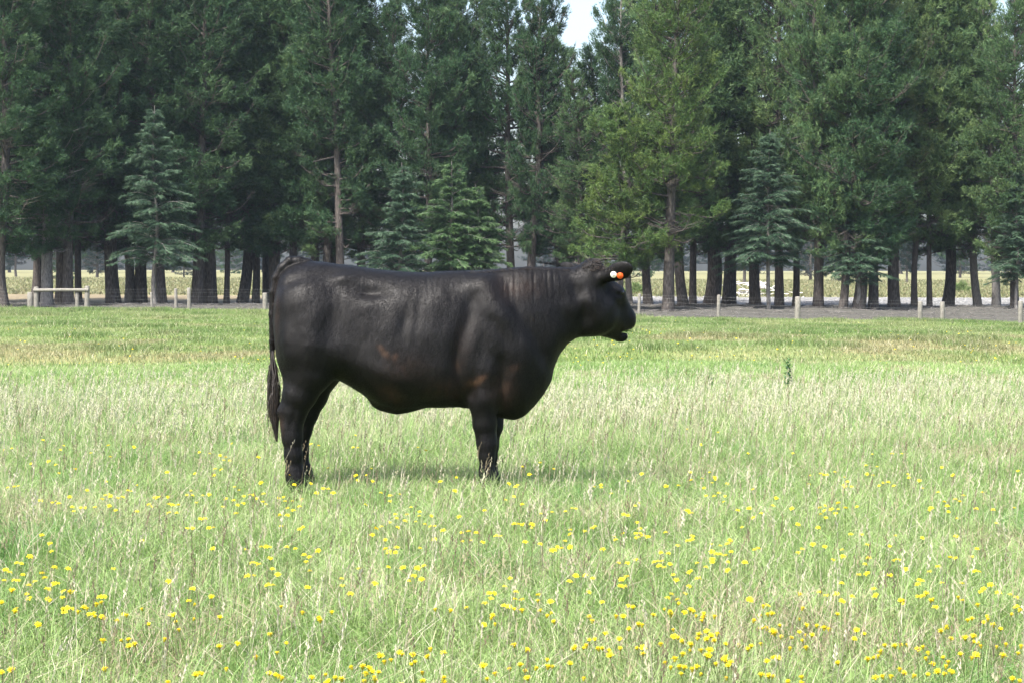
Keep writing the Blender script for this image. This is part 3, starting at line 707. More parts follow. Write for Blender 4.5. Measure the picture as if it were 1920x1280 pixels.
for sd in range(5):
    v, f, c = flower_head(sd, r=.0074 + .0008 * sd)
    v2, f2 = lathe([(.0001, .0045), (.003, .004), (.0045, .002), (.004, -.001), (.0048, -.003), (.003, -.007), (.0012, -.009)], 8)
    c2 = np.tile([.86, .58, .02], (len(v2), 1)); c2[24:] = (.45, .42, .05)
    V_ = np.concatenate([v, v2]); heads.append(np_mesh('flower_head', V_, [f, f2[0] + len(v)], np.concatenate([c, c2]), smooth=False))
    q = np.random.default_rng(50 + sd)
    pth = catmull([(0, 0, -.30), (q.normal(0, .012), q.normal(0, .012), -.16), (0, 0, -.009)], 5)
    v3, f3 = strands([pth], [np.linspace(.0014, .0009, len(pth))], 4)
    stems.append(np_mesh('stem', v3, [f3], np.tile([.11, .16, .05], (len(v3), 1))))
for i, (fx, fy, hh) in enumerate(vis[:300]):
    r_ = empty('yellow_flower', (fx, fy, float(ground_z(fx, fy)) + hh)); r_.rotation_euler = (R.normal(.1, .22), R.normal(0, .22), R.random() * 6.28)
    k = i % 5; s_ = .85 + .4 * R.random(); r_.scale = (s_, s_, s_)
    tag(r_, 'small yellow daisy-like flower on a thin stem in the near half of the meadow', 'flower', 'yellow flowers in the near meadow')
    obj('flower_head', heads[k], yel, r_); obj('stem', stems[k], stm, r_)
rest = vis[300:] + [f for f in fl if abs(f[0]) >= .2573 * f[1]]
# small yellow specks of flowers far out in the paddock
for i in range(330):
    px = 1920 * R.random(); py = 603 + 85 * R.random()
    if R.random() > .25 + .75 * n3(px, py * 4, 160) ** 2 * 2: continue
    yv = 5113 / (py - HOR)
    for _ in range(6):
        yv = FPX * (CH - float(ground_z((px - 960) / FPX * yv, yv)) - .1) / (py - HOR)
    if yv < 88: rest.append(((px - 960) / FPX * yv, yv, .12 + .05 * R.random()))
Vs, F6, F4, Cs = [], [], [], []; o = 0
hv, hf, hc = flower_head(3)
for fx, fy, hh in rest:
    a_ = R.random() * 6.28; s_ = (.64 + .35 * R.random()) * (1.3 if fy > 30 else 1); ti = R.normal(.1, .2); tj = R.normal(0, .2)
    M = np.array(Matrix.Rotation(a_, 3, 'Z')); M = np.array(Matrix.Rotation(ti, 3, 'X')) @ np.array(Matrix.Rotation(tj, 3, 'Y')) @ M
    gz0 = float(ground_z(fx, fy))
    Vs.append((hv * s_) @ M.T + np.array([fx, fy, gz0 + hh])); F6.append(hf + o); Cs.append(hc); o += len(hv)
    w_ = .0012; Vs.append(np.array([(fx - w_, fy, gz0), (fx + w_, fy, gz0), (fx + w_ * .6, fy, gz0 + hh - .002), (fx - w_ * .6, fy, gz0 + hh - .002)])); F4.append(np.arange(4)[None] + o); Cs.append(np.tile([.11, .16, .05], (4, 1))); o += 4
fo = obj('distant_flowers', np_mesh('distant_flowers', np.concatenate(Vs), [np.concatenate(F6), np.concatenate(F4)], np.concatenate(Cs), smooth=False), yel)
tag(fo, 'scattered yellow flowers farther out in the meadow', 'flowers', kind='stuff')

# ------------------------------------------------------------------ thistles in the paddock
def thistle(px, py_top, py_base, label, seed):
    q = np.random.default_rng(seed); yv = 5113 / (py_base - HOR)
    for _ in range(5):
        gz0 = float(ground_z((px - 960) / FPX * yv, yv)); yv = FPX * (CH - gz0) / (py_base - HOR)
    H = (py_base - py_top) / FPX * yv
    r_ = empty('thistle', ((px - 960) / FPX * yv, yv, gz0)); tag(r_, label, 'weed')
    pth = catmull([(0, 0, 0), (q.normal(0, .02), 0, H * .5), (q.normal(0, .02), 0, H)], 6)
    v, f = strands([pth], [np.linspace(.012, .005, len(pth))], 6)
    obj('stem', np_mesh('stem', v, [f], np.tile([.06, .12, .035], (len(v), 1))), stm, r_)
    Vs, Fs = [], []
    for k in range(34):
        tt = .12 + .88 * k / 33; a_ = k * 2.4; L = H * (.34 - .2 * tt) * (.8 + .4 * q.random()); wd = L * .30
        c_ = np.array([0, 0, H * tt]); dr = np.array([math.cos(a_), math.sin(a_), .75]); sd = np.array([-math.sin(a_), math.cos(a_), 0])
        b = len(Vs)
        for u, s_ in ((0, .2), (.3, 1), (.4, .4), (.6, .9), (.7, .35), (1, 0)):
            p0 = c_ + dr * u * L - np.array([0, 0, .35 * u * u * L]); Vs += [p0 + sd * wd * s_, p0 - sd * wd * s_]
        for m in range(5): Fs.append([b + 2 * m, b + 2 * m + 1, b + 2 * m + 3, b + 2 * m + 2])
    obj('leaf', np_mesh('leaf', np.array(Vs), [np.array(Fs)], np.tile([.085, .175, .06], (len(Vs), 1))), stm, r_)
thistle(1478, 672, 728, 'tall dark green thistle standing alone in the paddock behind the cow muzzle', 3)
thistle(1334, 697, 728, 'shorter green weed stem between the cow and the tall thistle', 8)

# ------------------------------------------------------------------ fence
post_m = plain_mat('weathered_post', [(.3, (.12, .115, .095)), (.55, (.20, .19, .165)), (.75, (.28, .265, .23))], 6, .9, .3, .01, (6, 6, 1))
wire_m, t, b, out = new_mat('galvanised_wire'); b.inputs['Metallic'].default_value = .6; b.inputs['Roughness'].default_value = .5
t.links.new(ramp(t, noise(t, 5, 2), [(.3, (.16, .16, .155)), (.7, (.28, .28, .27))]), b.inputs['Base Color'])
def post_mesh(hgt, r, seed, lean=0):
    q = np.random.default_rng(seed); vs, fs = [], []; n = 12
    prof = [(r, -.3), (r * 1.02, 0), (r, hgt * .5), (r * .97, hgt - .03), (r * .86, hgt - .008), (r * .5, hgt + .004), (.001, hgt + .008)]
    v, f = lathe(prof, n); v[:, :2] *= 1 + q.normal(0, .02, (len(v), 1)); v[:, 0] += lean * v[:, 2]
    return np_mesh('post', v, f)
fence = empty('wire_fence', (0, 96, float(ground_z(0, 96))))
tag(fence, 'post and wire fence with pale posts along the tree line', 'fence')
FX, FY, FZ = fence.location
def on_ground(px, py, y0):
    yv = y0
    return (px - 960) / FPX * yv, yv
def fence_y(px): return np.interp(px, [-300, 0, 520, 1200, 1500, 1920, 2200], [98.5, 97.5, 96.5, 94.5, 91.5, 88.8, 87.5])
posts = [(57, .80, .15), (68, 1.05, .125), (145, .80, .10), (163, 1.13, .125), (285, .72, .065), (330, .98, .085), (355, 1.06, .10), (497, .8, .12), (640, 1.0, .09), (790, 1.0, .09), (930, 1.0, .09), (1070, 1.0, .09), (1198, 1.0, .075), (1347, 1.06, .085), (1495, 1.08, .13), (1725, .95, .11), (1767, .95, .11), (1913, 1.05, .11), (2050, 1.05, .11), (-90, 1.05, .1), (-220, 1.05, .1)]
tops = []
for i, (px, hg, r) in enumerate(posts):
    yv = float(fence_y(px)) + (1.2 if px in (330, 285) else 0); xv = (px - 960) / FPX * yv; zv = float(ground_z(xv, yv))
    p = obj('post', post_mesh(hg, r, i, R.normal(0, .02)), post_m, fence); p.location = (xv - FX, yv - FY, zv - FZ)
    tops.append((px, xv, yv, zv))
ya, yb = float(fence_y(68)), float(fence_y(163))
pa = np.array([(64 - 960) / FPX * ya, ya - .1, float(ground_z(-23, ya)) + .86]); pb = np.array([(167 - 960) / FPX * yb, yb - .1, float(ground_z(-20.5, yb)) + .93])
v, f = strands([catmull([pa, (pa + pb) / 2 + np.array([0, 0, .01]), pb], 4)], [np.full(9, .085)], 10)
br_ = obj('brace_rail', np_mesh('brace_rail', v - np.array([FX, FY, FZ]), [f]), post_m, fence)
pxs = np.linspace(-260, 2150, 90)
for k, hw in enumerate((.12, .28, .45, .63, .82, .96)):
    pts = []
    for px in pxs:
        yv = float(fence_y(px)) - .12; xv = (px - 960) / FPX * yv; pts.append((xv - FX, yv - FY, float(ground_z(xv, yv)) + hw - FZ + .01 * math.sin(px * .05 + k)))
    v, f = strands([np.array(pts)], [np.full(len(pts), .002)], 4); obj('wire', np_mesh('wire', v, [f]), wire_m, fence)
ps, rs = [], []
for px in np.arange(-200, 2100, 26.):
    yv = float(fence_y(px)) - .12; xv = (px - 960) / FPX * yv; z0 = float(ground_z(xv, yv)) - FZ
    ps.append(np.array([(xv - FX, yv - FY, z0 + .1), (xv - FX, yv - FY, z0 + .5), (xv - FX, yv - FY, z0 + .84)])); rs.append(np.full(3, .0018))
v, f = strands(ps, rs, 3); obj('netting', np_mesh('netting', v, [f]), wire_m, fence)

# ------------------------------------------------------------------ trees
bark = plain_mat('pine_bark', [(.3, (.030, .026, .024)), (.5, (.075, .065, .058)), (.72, (.15, .135, .12))], 5, .95, .9, .06, (4, 4, .8), 8)
bark_grey = plain_mat('grey_bark', [(.3, (.08, .075, .07)), (.5, (.16, .15, .14)), (.72, (.26, .25, .23))], 5, .95, .8, .05, (4, 4, .9), 8)
M_shaded = leaf_mat('needles_shaded', (.80, .92, .95), .18, .55, .25)  # shade over the left of the belt, put into the needle tint
M_half_lit = leaf_mat('needles_half_lit', (1.25, 1.25, 1.2), .18, .55, .25)  # same needles, tint raised for partly lit trees
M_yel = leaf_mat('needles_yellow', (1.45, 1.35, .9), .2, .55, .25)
M_lit = leaf_mat('needles_lit', (1.9, 1.75, 1.7), .22, .55, .25)  # same needles, tint raised for the better lit right-hand trees
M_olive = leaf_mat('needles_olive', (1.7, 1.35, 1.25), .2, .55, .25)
M_fir = leaf_mat('needles_fir', (1, 1, 1), .15, .5, .3)
M_far_haze = leaf_mat('needles_far_haze', (.26, .33, .55), .15)  # blue of distant haze put into the needle tint

def needle_tufts(pos, dirs, L, K, wid, spread, c):
    """K thin triangles round every twig"""
    n = len(pos); Vs = np.empty((n, K, 3, 3), np.float32)
    d = dirs / (np.linalg.norm(dirs, axis=1, keepdims=True) + 1e-9)
    for k in range(K):
        dd = d + R.normal(0, spread, (n, 3)); dd /= np.linalg.norm(dd, axis=1, keepdims=True)
        base = pos + d * (L * (.75 * k / K - .35))[:, None]
        sd = np.cross(dd, R.normal(0, 1, (n, 3))); sd /= np.linalg.norm(sd, axis=1, keepdims=True) + 1e-9
        l = (L * (.65 + .5 * R.random(n)))[:, None]; w_ = wid * (.7 + .6 * R.random(n))[:, None]
        Vs[:, k, 0] = base - sd * w_; Vs[:, k, 1] = base + sd * w_; Vs[:, k, 2] = base + dd * l
    C = np.repeat(c[:, None], K * 3, 1).reshape(-1, 3)
    return Vs.reshape(-1, 3), np.arange(n * K * 3).reshape(-1, 3), C

def trunk_path(H, q, bend=.25):
    return catmull([(0, 0, -.35), (0, 0, 0), (q.normal(0, .08), q.normal(0, .08), H * .12), (q.normal(0, bend), q.normal(0, bend), H * .4), (q.normal(0, bend), q.normal(0, bend), H * .7), (q.normal(0, bend), q.normal(0, bend), H)], 6)

def pine(seed, H=20., base=3.0, wmax=3.4, nb=125, sparse=1.0, r0=.36):
    q = np.random.default_rng(seed); tp = trunk_path(H, q); tz = tp[:, 2]
    ps, rs = [tp], [np.interp(tz, [-.35, 0, .5, 1.3, H * .5, H], [r0 * 1.4, r0 * 1.2, r0 * 1.04, r0 * .95, r0 * .58, .03])]
    TP_, TD, TC = [], [], []
    for i in range(nb):
        tt = (i + q.random()) / nb; z = base * .75 + (H - base * .75) * tt ** .95
        p0 = np.array([np.interp(z, tz, tp[:, 0]), np.interp(z, tz, tp[:, 1]), z])
        prof = np.interp(tt, [0, .12, .45, .75, 1], [.75, 1.0, .95, .62, .14])
        L = wmax * prof * (.55 + .65 * q.random()); a_ = q.random() * 6.283
        rise = np.interp(tt, [0, .3, 1], [-.08, .18, .95]) + q.normal(0, .14)
        out = np.array([math.cos(a_), math.sin(a_), 0])
        pts = [p0, p0 + out * L * .35 + np.array([0, 0, L * .30 * rise]), p0 + out * L * .7 + np.array([0, 0, L * (.62 * rise)]), p0 + out * L + np.array([0, 0, L * (rise + .16)])]
        bp = catmull(pts, 4); ps.append(bp); rs.append(np.linspace(.02 + .016 * L, .012, len(bp)))
        dead = q.random() < np.interp(tt, [0, .15, .3], [.45, .2, .0])
        nt_ = int((14 + 12 * L) * sparse * np.interp(tt, [0, .35, .8], [1.05, .95, .62])); fb = .5 if q.random() < .24 else 0
        nc = int(2.5 + 2.6 * L); ci = q.integers(0, nc, nt_)
        cu = .16 + .86 * q.random(nc) ** .8; cu[0] = 1.0; cl = (q.random(nc) * 2 - 1) * L * .34 * (1.15 - .6 * np.abs(cu - .55)); cl[0] *= .3
        u = np.clip(cu[ci] + q.normal(0, .05, nt_), 0, 1.05); lat = cl[ci] + q.normal(0, .10, nt_)
        bx = np.stack([np.interp(u, np.linspace(0, 1, len(bp)), bp[:, m]) for m in range(3)], -1)
        sdv = np.array([-out[1], out[0], 0])
        pos = bx + sdv * lat[:, None] + out * q.normal(0, .10, nt_)[:, None] + np.array([0, 0, 1.]) * (np.abs(lat) * .25 + q.normal(.05, .07, nt_))[:, None]
        # twig that carries the tuft
        for m in range(0, nt_, 3 if not dead else 2):
            ps.append(np.array([bx[m] - out * .15 * L * .3, (bx[m] + pos[m]) / 2, pos[m]])); rs.append(np.array([.014, .010, .005]))
        if dead: continue
        dr = out * .7 + sdv * (lat / (L * .3 + .01))[:, None] * .6 + np.array([0, 0, 1.]) * (.35 + .5 * max(rise, 0)) + q.normal(0, .3, (nt_, 3))
        TP_.append(pos); TD.append(dr)
        base_c = np.array([.036, .076, .032]) * (.75 + .5 * q.random()); fresh = np.array([.090, .142, .055])
        k = np.clip(q.normal(.20 + fb, .25, nt_), 0, 1.2)
        TC.append(base_c * (1 - k)[:, None] + fresh * k[:, None])
    pos = np.concatenate(TP_); dr = np.concatenate(TD); c_ = np.concatenate(TC)
    # every tuft is a small brush of three twigs
    pos = np.concatenate([pos, pos + q.normal(0, .13, pos.shape), pos + q.normal(0, .17, pos.shape)]); dr = np.concatenate([dr, dr + q.normal(0, .4, dr.shape), dr + q.normal(0, .4, dr.shape)]); c_ = np.concatenate([c_, c_ * .93, c_ * 1.05])
    v, f, c2 = needle_tufts(pos, dr, .19 + .13 * q.random(len(pos)), 10, .015, .55, c_)
    crown = np_mesh('crown', v, [f], c2, smooth=False)
    v, f = strands(ps[:1], rs[:1], 14)
    v[:, :2] *= (1 + .05 * np.sin(np.arctan2(v[:, 1], v[:, 0]) * 5 + v[:, 2] * .8))[:, None]
    v2, f2 = strands(ps[1:], rs[1:], 4)
    trunk = np_mesh('trunk', np.concatenate([v, v2]), [np.concatenate([f, f2 + len(v)])])
    return trunk, crown

def fir(seed, H=9., wmax=2.3, base=2.0, tip=(.085, .145, .085), old=(.036, .075, .043)):
    q = np.random.default_rng(seed); tp = trunk_path(H, q, .06); tz = tp[:, 2]
    ps, rs = [tp], [np.interp(tz, [-.35, 0, H], [.14, .12, .010])]
    TP_, TD, TC = [], [], []
    nl = int(H * 3.4)
    for i in range(nl):
        tt = i / nl; z = base + (H - base - .3) * tt
        nbr = 7
        for j in range(nbr):
            L = wmax * (1 - tt) ** .8 * (.38 + .8 * q.random() ** 1.3) + .12; a_ = q.random() * 6.283; out = np.array([math.cos(a_), math.sin(a_), 0]); sdv = np.array([-out[1], out[0], 0])
            p0 = np.array([np.interp(z, tz, tp[:, 0]), np.interp(z, tz, tp[:, 1]), z + q.normal(0, .18)])
            up = np.interp(tt, [0, .6, 1], [.02, .25, .75]) + q.normal(0, .12)
            bp = catmull([p0, p0 + out * L * .5 + np.array([0, 0, L * (.25 + up) * .5]), p0 + out * L + np.array([0, 0, L * (up * .9 - .02)])], 5)
            ps.append(bp); rs.append(np.linspace(.016, .005, len(bp)))
            n_ = int(12 + 30 * L); u = .15 + .86 * q.random(n_)
            bx = np.stack([np.interp(u, np.linspace(0, 1, len(bp)), bp[:, m]) for m in range(3)], -1)
            lat = (q.random(n_) * 2 - 1) * L * .34 * (1.12 - u)
            pos = bx + sdv * lat[:, None] + out * (np.abs(lat) * .45)[:, None] - np.array([0, 0, 1.]) * (np.abs(lat) * .35)[:, None]
            dr = out * .8 + sdv * np.sign(lat)[:, None] * .75 + np.array([0, 0, -.42]) + q.normal(0, .18, (n_, 3))
            TP_.append(pos); TD.append(dr)
            k = np.clip(.15 + .75 * (u > .82) + q.normal(0, .2, n_), 0, 1)
            TC.append(np.array(old) * (1 - k)[:, None] + np.array(tip) * k[:, None])
    pos = np.concatenate(TP_); dr = np.concatenate(TD); c_ = np.concatenate(TC)
    v, f, c2 = needle_tufts(pos, dr, .17 + .08 * q.random(len(pos)), 8, .011, .26, c_)
    crown = np_mesh('crown', v, [f], c2, smooth=False)
    v, f = strands(ps, rs, 6)
    return np_mesh('trunk', v, [f]), crown

PV = [pine(101, 21, 3.9, 3.0, 185), pine(102, 20, 3.5, 3.3, 190), pine(103, 22, 4.2, 2.8, 175, .85), pine(104, 19, 3.7, 3.1, 170, .85), pine(105, 21, 4.4, 2.6, 165, .8), pine(106, 20, 3.8, 2.9, 175, .85)]
PH = [21, 20, 22, 19, 21, 20]
SHORT = pine(120, 11, 2.2, 2.9, 90, 1.05, .22)
FV4 = fir(204, 9.5, 2.5, 2.4); FV5 = fir(205, 9.5, 2.0, 1.9)
FV = [fir(201, 9.5, 2.3), fir(202, 7.0, 1.9, 1.5), fir(203, 7.0, 2.3, 1.5, tip=(.09, .16, .06), old=(.038, .080, .032))]
def place(name, meshes, x, y, H, H0, label, cat, group, leafm, barkm=None, rsc=1.0, lean=(0, 0), rot=None, xy=1.0):
    r_ = empty(name, (x, y, float(ground_z(x, y)))); s_ = H / H0
    r_.scale = (s_ * xy, s_ * xy, s_); r_.rotation_euler = (lean[1], lean[0], R.random() * 6.28 if rot is None else rot)
    if lean[0] or lean[1]:
        r_.rotation_mode = 'ZYX'; r_.rotation_euler = (lean[1], lean[0], r_.rotation_euler[2]); r_.rotation_mode = 'XYZ'
        e = Matrix.Rotation(lean[0], 3, 'Y') @ Matrix.Rotation(lean[1], 3, 'X') @ Matrix.Rotation(R.random() * 6.28, 3, 'Z'); r_.rotation_euler = e.to_euler()
    tag(r_, label, cat, group)
    tr = obj('trunk', meshes[0], None, r_); cr = obj('crown', meshes[1], None, r_)
    for o_, m_ in ((tr, barkm or bark), (cr, leafm)):
        if not o_.data.materials: o_.data.materials.append(m_)
        o_.material_slots[0].link = 'OBJECT'; o_.material_slots[0].material = m_
    tr.scale = (rsc, rsc, 1)
    return r_
ORD = 'first second third fourth fifth sixth seventh eighth ninth tenth eleventh twelfth thirteenth fourteenth fifteenth sixteenth seventeenth eighteenth nineteenth twentieth'.split()
# trunks read off the photo: px, base row, width px, lean, tone
LEFT = [(5, 577, 22, 0, 0), (66, 572, 18, .02, 0), (88, 575, 23, 0, 1), (129, 575, 20, 0, 0), (148, 571, 13, 0, 0), (212, 571, 27, -.02, 0), (243, 568, 18, -.06, 1), (265, 568, 20, .05, 0), (303, 572, 19, -.03, 0), (369, 572, 22, .03, 0), (397, 570, 20, 0, 0), (425, 570, 11, .02, 0), (455, 569, 21, .08, 0), (480, 569, 14, -.03, 0), (500, 566, 15, 0, 0)]
RIGHT = [(1180, 574, 12, -.02, 1), (1253, 582, 22, .03, 0), (1281, 578, 19, -.09, 0), (1299, 577, 14, .02, 0), (1334, 574, 29, 0, 0), (1366, 573, 26, 0, 0), (1416, 575, 21, .02, 0), (1461, 577, 17, 0, 0), (1492, 576, 13, 0, 0), (1534, 581, 19, 0, 0), (1581, 582, 16, .03, 0), (1610, 582, 23, 0, 0), (1637, 581, 19, -.03, 0), (1677, 579, 22, 0, 0), (1714, 579, 12, .03, 0), (1743, 579, 10, 0, 0), (1778, 577, 22, 0, 0), (1833, 578, 15, -.05, 1), (1868, 579, 16, -.05, 1), (1903, 582, 16, 0, 0)]
def topcap(px):
    """row of the crown top that the sky gaps allow"""
    return np.interp(px, [-50, 640, 690, 735, 790, 870, 890, 930, 960, 1030, 1050, 1075, 1095, 1125, 1170, 1250, 1840, 1880, 1960], [-150, -150, -10, -5, -90, -30, -30, -80, -110, -30, 85, 130, 125, 80, -70, -140, -140, -20, 0])
def tree_at(px, py, wpx, lean, tone, label, k, leafm=None, group=None):
    x = 0; yv = 100
    for _ in range(8):
        x = (px - 960) / FPX * yv; yv = FPX * (CH + .51 + .0036 * np.clip(x, -40, 40)) / (py - HOR)
    yv = min(max(yv, 99.0), 121); x = (px - 960) / FPX * yv
    gz0 = float(ground_z(x, yv))
    cp = topcap(px); H = CH + (HOR - cp) / FPX * yv - gz0 + (R.normal(.5, .8) if cp < -45 else -.35)
    dia = wpx / FPX * yv; v = k % 6
    H0 = PH[v]; r0 = .36
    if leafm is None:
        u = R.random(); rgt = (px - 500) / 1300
        leafm = M_shaded if u > .25 + .5 * rgt else (M_half_lit if u > .02 + .42 * rgt or px < 1150 else M_lit)  # lighter tints likelier to the right, painting in the stronger light there
    xy = .78 + .30 * R.random() if px < 620 else .66 + .26 * R.random()
    if 990 < px < 1200: xy = .62 if px in (998, 1180) else .95
    return place('pine_tree', PV[v], x, yv, H, H0, label, 'tree', group, leafm, bark_grey if tone else bark, dia / (2 * r0 * H / H0) / xy, (lean, 0), xy=xy)
def adj(wd, lean, tone):
    return ('thick' if wd >= 21 else 'slim' if wd <= 14 else 'medium') + (' leaning' if abs(lean) > .045 else '') + (' grey' if tone else ' dark')
for i, (px, py, wd, lean, tone) in enumerate(LEFT):
    tree_at(px, py, wd, lean, tone, f'pine with {adj(wd, lean, tone)} trunk, {ORD[i]} trunk from the left edge', i)
for i, (px, py, wd, lean, tone) in enumerate(RIGHT):
    mt = {1253: M_yel, 1281: M_lit, 1677: M_olive, 1833: M_lit, 1610: M_shaded, 1461: M_lit, 1743: M_lit, 1534: M_half_lit}.get(px)
    tree_at(px, py, wd, lean, tone, f'pine with {adj(wd, lean, tone)} trunk, {ORD[i]} trunk right of the cow head', i + 2, mt)
HID = [(552, 570), (589, 571), (621, 569), (643, 573), (677, 571), (735, 572), (800, 573), (832, 570), (865, 571), (912, 569), (960, 572), (998, 573), (1048, 570), (1088, 575), (1120, 571), (1215, 571)]
for i, (px, py) in enumerate(HID):
    tree_at(px, py, 17, R.normal(0, .02), 0, f'tall dark pine rising directly behind the cow, {ORD[i]} of them counted from the tail', i + 1)
for i in range(6):      # the back rows
    px = -60 + 760 * (i + .5) / 6 + R.normal(0, 15); yv = 112 + 10 * R.random(); x = (px - 960) / FPX * yv
    H = CH + (HOR - topcap(px)) / FPX * yv + .6 + R.normal(-.6, 1.2); v = int(R.integers(6))
    place('pine_tree', PV[v], x, yv, H, PH[v], 'pine in the back row of the shelter belt, mostly hidden by the trees before it', 'tree', 'back row pines', M_shaded if R.random() < .6 else M_half_lit, None, .8)
for sx in (-1, 1):       # the belt goes on outside the frame
    for i in range(4):
        yv = 101 + 10 * R.random(); x = sx * (.257 * yv + 2.5 + 3.2 * i); v = int(R.integers(6))
        place('pine_tree', PV[v], x, yv, 20, PH[v], 'pine where the shelter belt runs on past the picture edge', 'tree', 'pines past the edge', M_shaded, None, .9)
yv = 99.5; x = (1165 - 960) / FPX * yv
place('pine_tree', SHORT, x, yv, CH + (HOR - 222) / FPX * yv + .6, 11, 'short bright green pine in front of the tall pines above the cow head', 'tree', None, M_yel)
# young firs along the front of the belt
for px, ptop, pb, v, H0, lab, wsc in ((290, 198, 575, 0, 9.5, 'young blue green fir with drooping sprays left of the cow', 1.0), (752, 305, 575, 1, 7.0, 'young blue green fir above the middle of the cow back', 1.05), (848, 302, 575, 2, 7.0, 'young bright green fir, the taller of two right over the cow back', 1.05), (893, 345, 575, 2, 7.0, 'young fir on the right of the pair over the cow back', .95),
     (1442, 243, 580, 0, 9.5, 'largest young blue green fir right of the cow, with pale tips', 1.1), (1605, 325, 582, 1, 7.0, 'dense dark young fir right of the largest young fir', 1.1), (1905, 300, 582, 0, 9.5, 'young blue green fir at the right edge of the picture', 1.0)):
    yv = 101.6 if px == 290 else 100.4 + .5 * math.sin(px); x = (px - 960) / FPX * yv; H = CH + (HOR - ptop) / FPX * yv - float(ground_z(x, yv))
    place('fir_tree', FV4 if px == 1442 else FV5 if px == 1905 else FV[v], x, yv, H, H0, lab, 'tree', None, M_fir, bark_grey, 1.0, xy=wsc * 9.5 / H * (H / 9.5) if False else wsc)

# ------------------------------------------------------------------ beyond the belt
FARV = pine(130, 15, .9, 4.8, 110, .7, .3)
for i in range(54):
    x = -200 + 400 * (i + .5) / 54 + R.normal(0, 3); yv = 420 + 25 * R.random(); v = int(R.integers(6))
    place('distant_tree', FARV, x, yv, 13 + 6 * R.random(), 15, 'hazy distant tree on the far side of the dry paddock', 'tree', 'far trees beyond the shelter belt', M_far_haze, None, 1.0, xy=1.1)
for i, px in enumerate((30, 112, 182, 290, 345, 430, 560, 1215, 1262, 1395, 1520, 1592, 1700, 1800, 1885)):
    yv = 175 + 140 * R.random(); x = (px - 960) / FPX * yv; v = int(R.integers(6))
    place('pine_tree', FARV if i % 3 else PV[v], x, yv, 8 + 6 * R.random(), 15 if i % 3 else PH[v], 'scattered pine standing alone in the dry paddock beyond the shelter belt', 'tree', 'scattered pines in the dry paddock', M_shaded if i % 2 else M_far_haze, None, .9, xy=.8)
def bush(px, yv, r, label, seed):
    q = np.random.default_rng(seed); n_ = 900; x = (px - 960) / FPX * yv
    dv = q.normal(0, 1, (n_, 3)); dv /= np.linalg.norm(dv, axis=1, keepdims=True); dv[:, 2] = np.abs(dv[:, 2])
    rad = r * (.55 + .45 * q.random(n_)) * (.8 + .35 * np.sin(dv[:, 0] * 4 + seed) * np.cos(dv[:, 1] * 5))
    pos = dv * rad[:, None] * np.array([1.3, 1.3, .9])
    k = q.random(n_); c_ = np.outer(1 - k, (.10, .17, .05)) + np.outer(k, (.24, .30, .12))
    v, f, c2 = needle_tufts(pos, dv + q.normal(0, .5, dv.shape), .16 + .1 * q.random(n_), 7, .03, .6, c_)
    r_ = empty('bush', (x, yv, float(ground_z(x, yv)))); tag(r_, label, 'bush'); obj('foliage', np_mesh('foliage', v, [f], c2, smooth=False), grass_m, r_)
    sp = [np.array([(0, 0, -.1), dv[m] * r * .4, dv[m] * r * .8]) for m in range(0, 60, 3)]
    v, f = strands(sp, [np.linspace(.03, .01, 3)] * len(sp), 4); obj('stem', np_mesh('stem', v, [f]), bark, r_)
bush(1192, 150, .85, 'light green bush in the dry paddock right of the cow ear', 2)
bush(1450, 152, .6, 'low green bush in the dry paddock behind the largest young fir', 5)
bush(1800, 165, .9, 'low pale bush in the dry paddock toward the right edge', 7)
# heap of bleached branches
q = np.random.default_rng(77); yv = 142; x = (1412 - 960) / FPX * yv; ps, rs = [], []
for i in range(46):
    a_ = q.random() * 3.14; L = .5 + 1.3 * q.random(); c0 = np.array([q.normal(0, 1.1), q.normal(0, .5), .12 + .85 * q.random() ** 1.5]); dv = np.array([math.cos(a_), .4 * math.sin(a_), q.normal(.1, .3)])
    ps.append(catmull([c0 - dv * L / 2, c0 + np.array([0, 0, q.normal(0, .08)]), c0 + dv * L / 2], 4)); rs.append(np.linspace(.05 + .05 * q.random(), .02, len(ps[-1])))
v, f = strands(ps, rs, 6)
bp_ = obj('branch_heap', np_mesh('branch_heap', v, [f]), plain_mat('bleached_wood', [(.3, (.42, .40, .38)), (.7, (.66, .64, .62))], 4, .9)); bp_.location = (x, yv, float(ground_z(x, yv)))
tag(bp_, 'heap of bleached branches on the dry paddock behind the tree trunks', 'branches')
# river stones on the gravel strip
n_ = 5000; x = -16 + 58 * R.random(n_) ** .8; y = R.uniform(110, 139, n_); r_ = .05 + .10 * R.random(n_) ** 2
oc = np.array([(1, 0, 0), (.3, .95, 0), (-.8, .6, 0), (-.8, -.6, 0), (.3, -.95, 0), (.1, 0, .6)]); of = np.array([(0, 1, 5), (1, 2, 5), (2, 3, 5), (3, 4, 5), (4, 0, 5)])
V = oc[None] * r_[:, None, None] * (1 + R.normal(0, .15, (n_, 6, 3))) + np.stack([x, y, ground_z(x, y) - .01], -1)[:, None]
C = np.repeat((np.array([.22, .22, .216]) * (.6 + .6 * R.random((n_, 1))))[:, None], 6, 1).reshape(-1, 3)
st_ = obj('river_stones', np_mesh('river_stones', V.reshape(-1, 3), [(of[None] + 6 * np.arange(n_)[:, None, None]).reshape(-1, 3)], C, smooth=False), leaf_mat('stone', trans=0.0, rough=.9, spec=.2))
tag(st_, 'pale grey river stones on the strip behind the trees', 'gravel', kind='stuff')
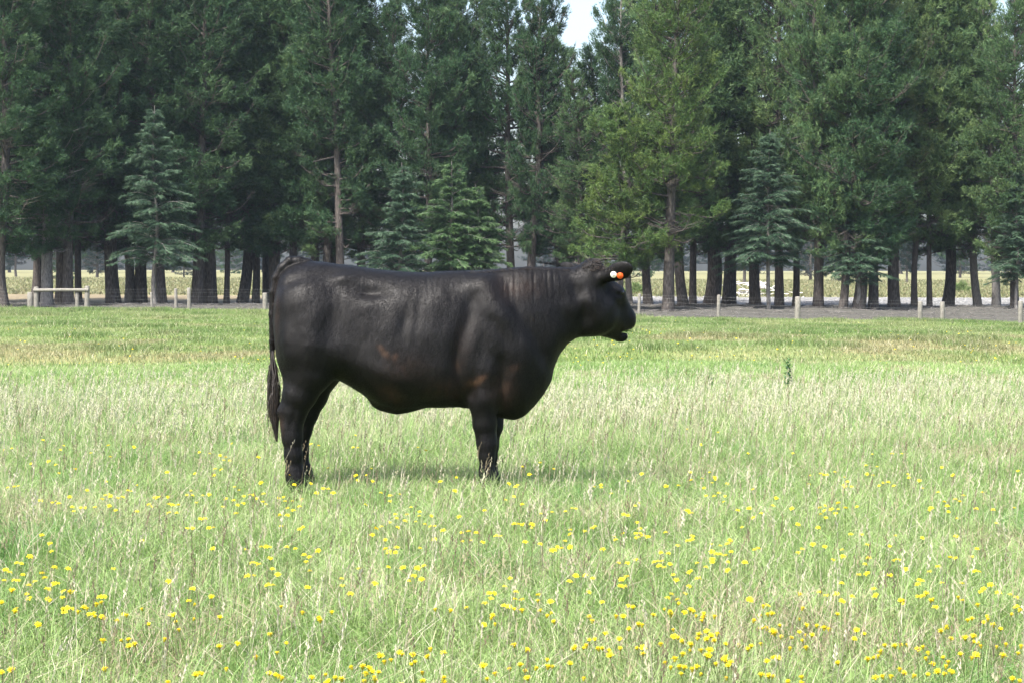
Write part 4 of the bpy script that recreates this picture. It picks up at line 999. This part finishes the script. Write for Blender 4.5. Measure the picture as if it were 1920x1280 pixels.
# dry grass of the far paddock and pine litter with grey twigs under the belt
parts = []
n_ = 60000; y = 139 + 130 * R.random(n_) ** 1.3; x = (R.random(n_) * 2 - 1) * (.27 * y + 4); k = R.random(n_)
c = lerp((.15, .185, .075), (.245, .215, .12), k); add_blades(x, y, .14 + .2 * R.random(n_), .05 + .05 * R.random(n_), R.random(n_) * 6.283, np.abs(R.normal(0, .4, n_)), np.abs(R.normal(.1, .3, n_)), c * .9, c)
Vg, Fg, Cg = flatten(parts); dg = obj('dry_grass', np_mesh('dry_grass', Vg, Fg, Cg), grass_m); tag(dg, 'dry yellow grass of the paddock beyond the trees', 'grass', kind='stuff')
n_ = 4200; x = R.uniform(-32, 32, n_); y = R.uniform(92.5, 110, n_); k = y > 96.4 - 4.0 * sstep(-8, 12, x); x, y = x[k], y[k]
ps = []; 
for i in range(len(x)):
    a_ = R.random() * 6.28; L = .12 + .4 * R.random(); z0 = float(ground_z(x[i], y[i])); dx, dy = math.cos(a_) * L / 2, math.sin(a_) * L / 2
    ps.append(np.array([(x[i] - dx, y[i] - dy, z0 + .01), (x[i], y[i], z0 + .03 + .06 * R.random()), (x[i] + dx, y[i] + dy, z0 + .01 + .1 * R.random())]))
v, f = strands(ps, [np.array([.012, .010, .005])] * len(ps), 3)
tw = obj('pine_litter', np_mesh('pine_litter', v, [f]), bark_grey); tag(tw, 'grey fallen twigs and needles under the pines', 'litter', kind='stuff')

# ------------------------------------------------------------------ thin summer haze
hv_, t, b, out = new_mat('thin_haze'); t.nodes.remove(b)
pv = t.nodes.new('ShaderNodeVolumePrincipled'); pv.inputs['Color'].default_value = (.70, .84, 1, 1); pv.inputs['Density'].default_value = .00016; pv.inputs['Anisotropy'].default_value = .2
t.links.new(pv.outputs[0], out.inputs['Volume'])
bx = np.array([(a, b_, c_) for a in (-620, 620) for b_ in (-40, 740) for c_ in (-3, 30)], float)
hz_ = obj('haze', np_mesh('haze', bx, [np.array([(0, 1, 3, 2), (4, 6, 7, 5), (0, 4, 5, 1), (2, 3, 7, 6), (0, 2, 6, 4), (1, 5, 7, 3)])], smooth=False), hv_); tag(hz_, 'thin pale summer haze over the paddocks', 'haze', kind='stuff')
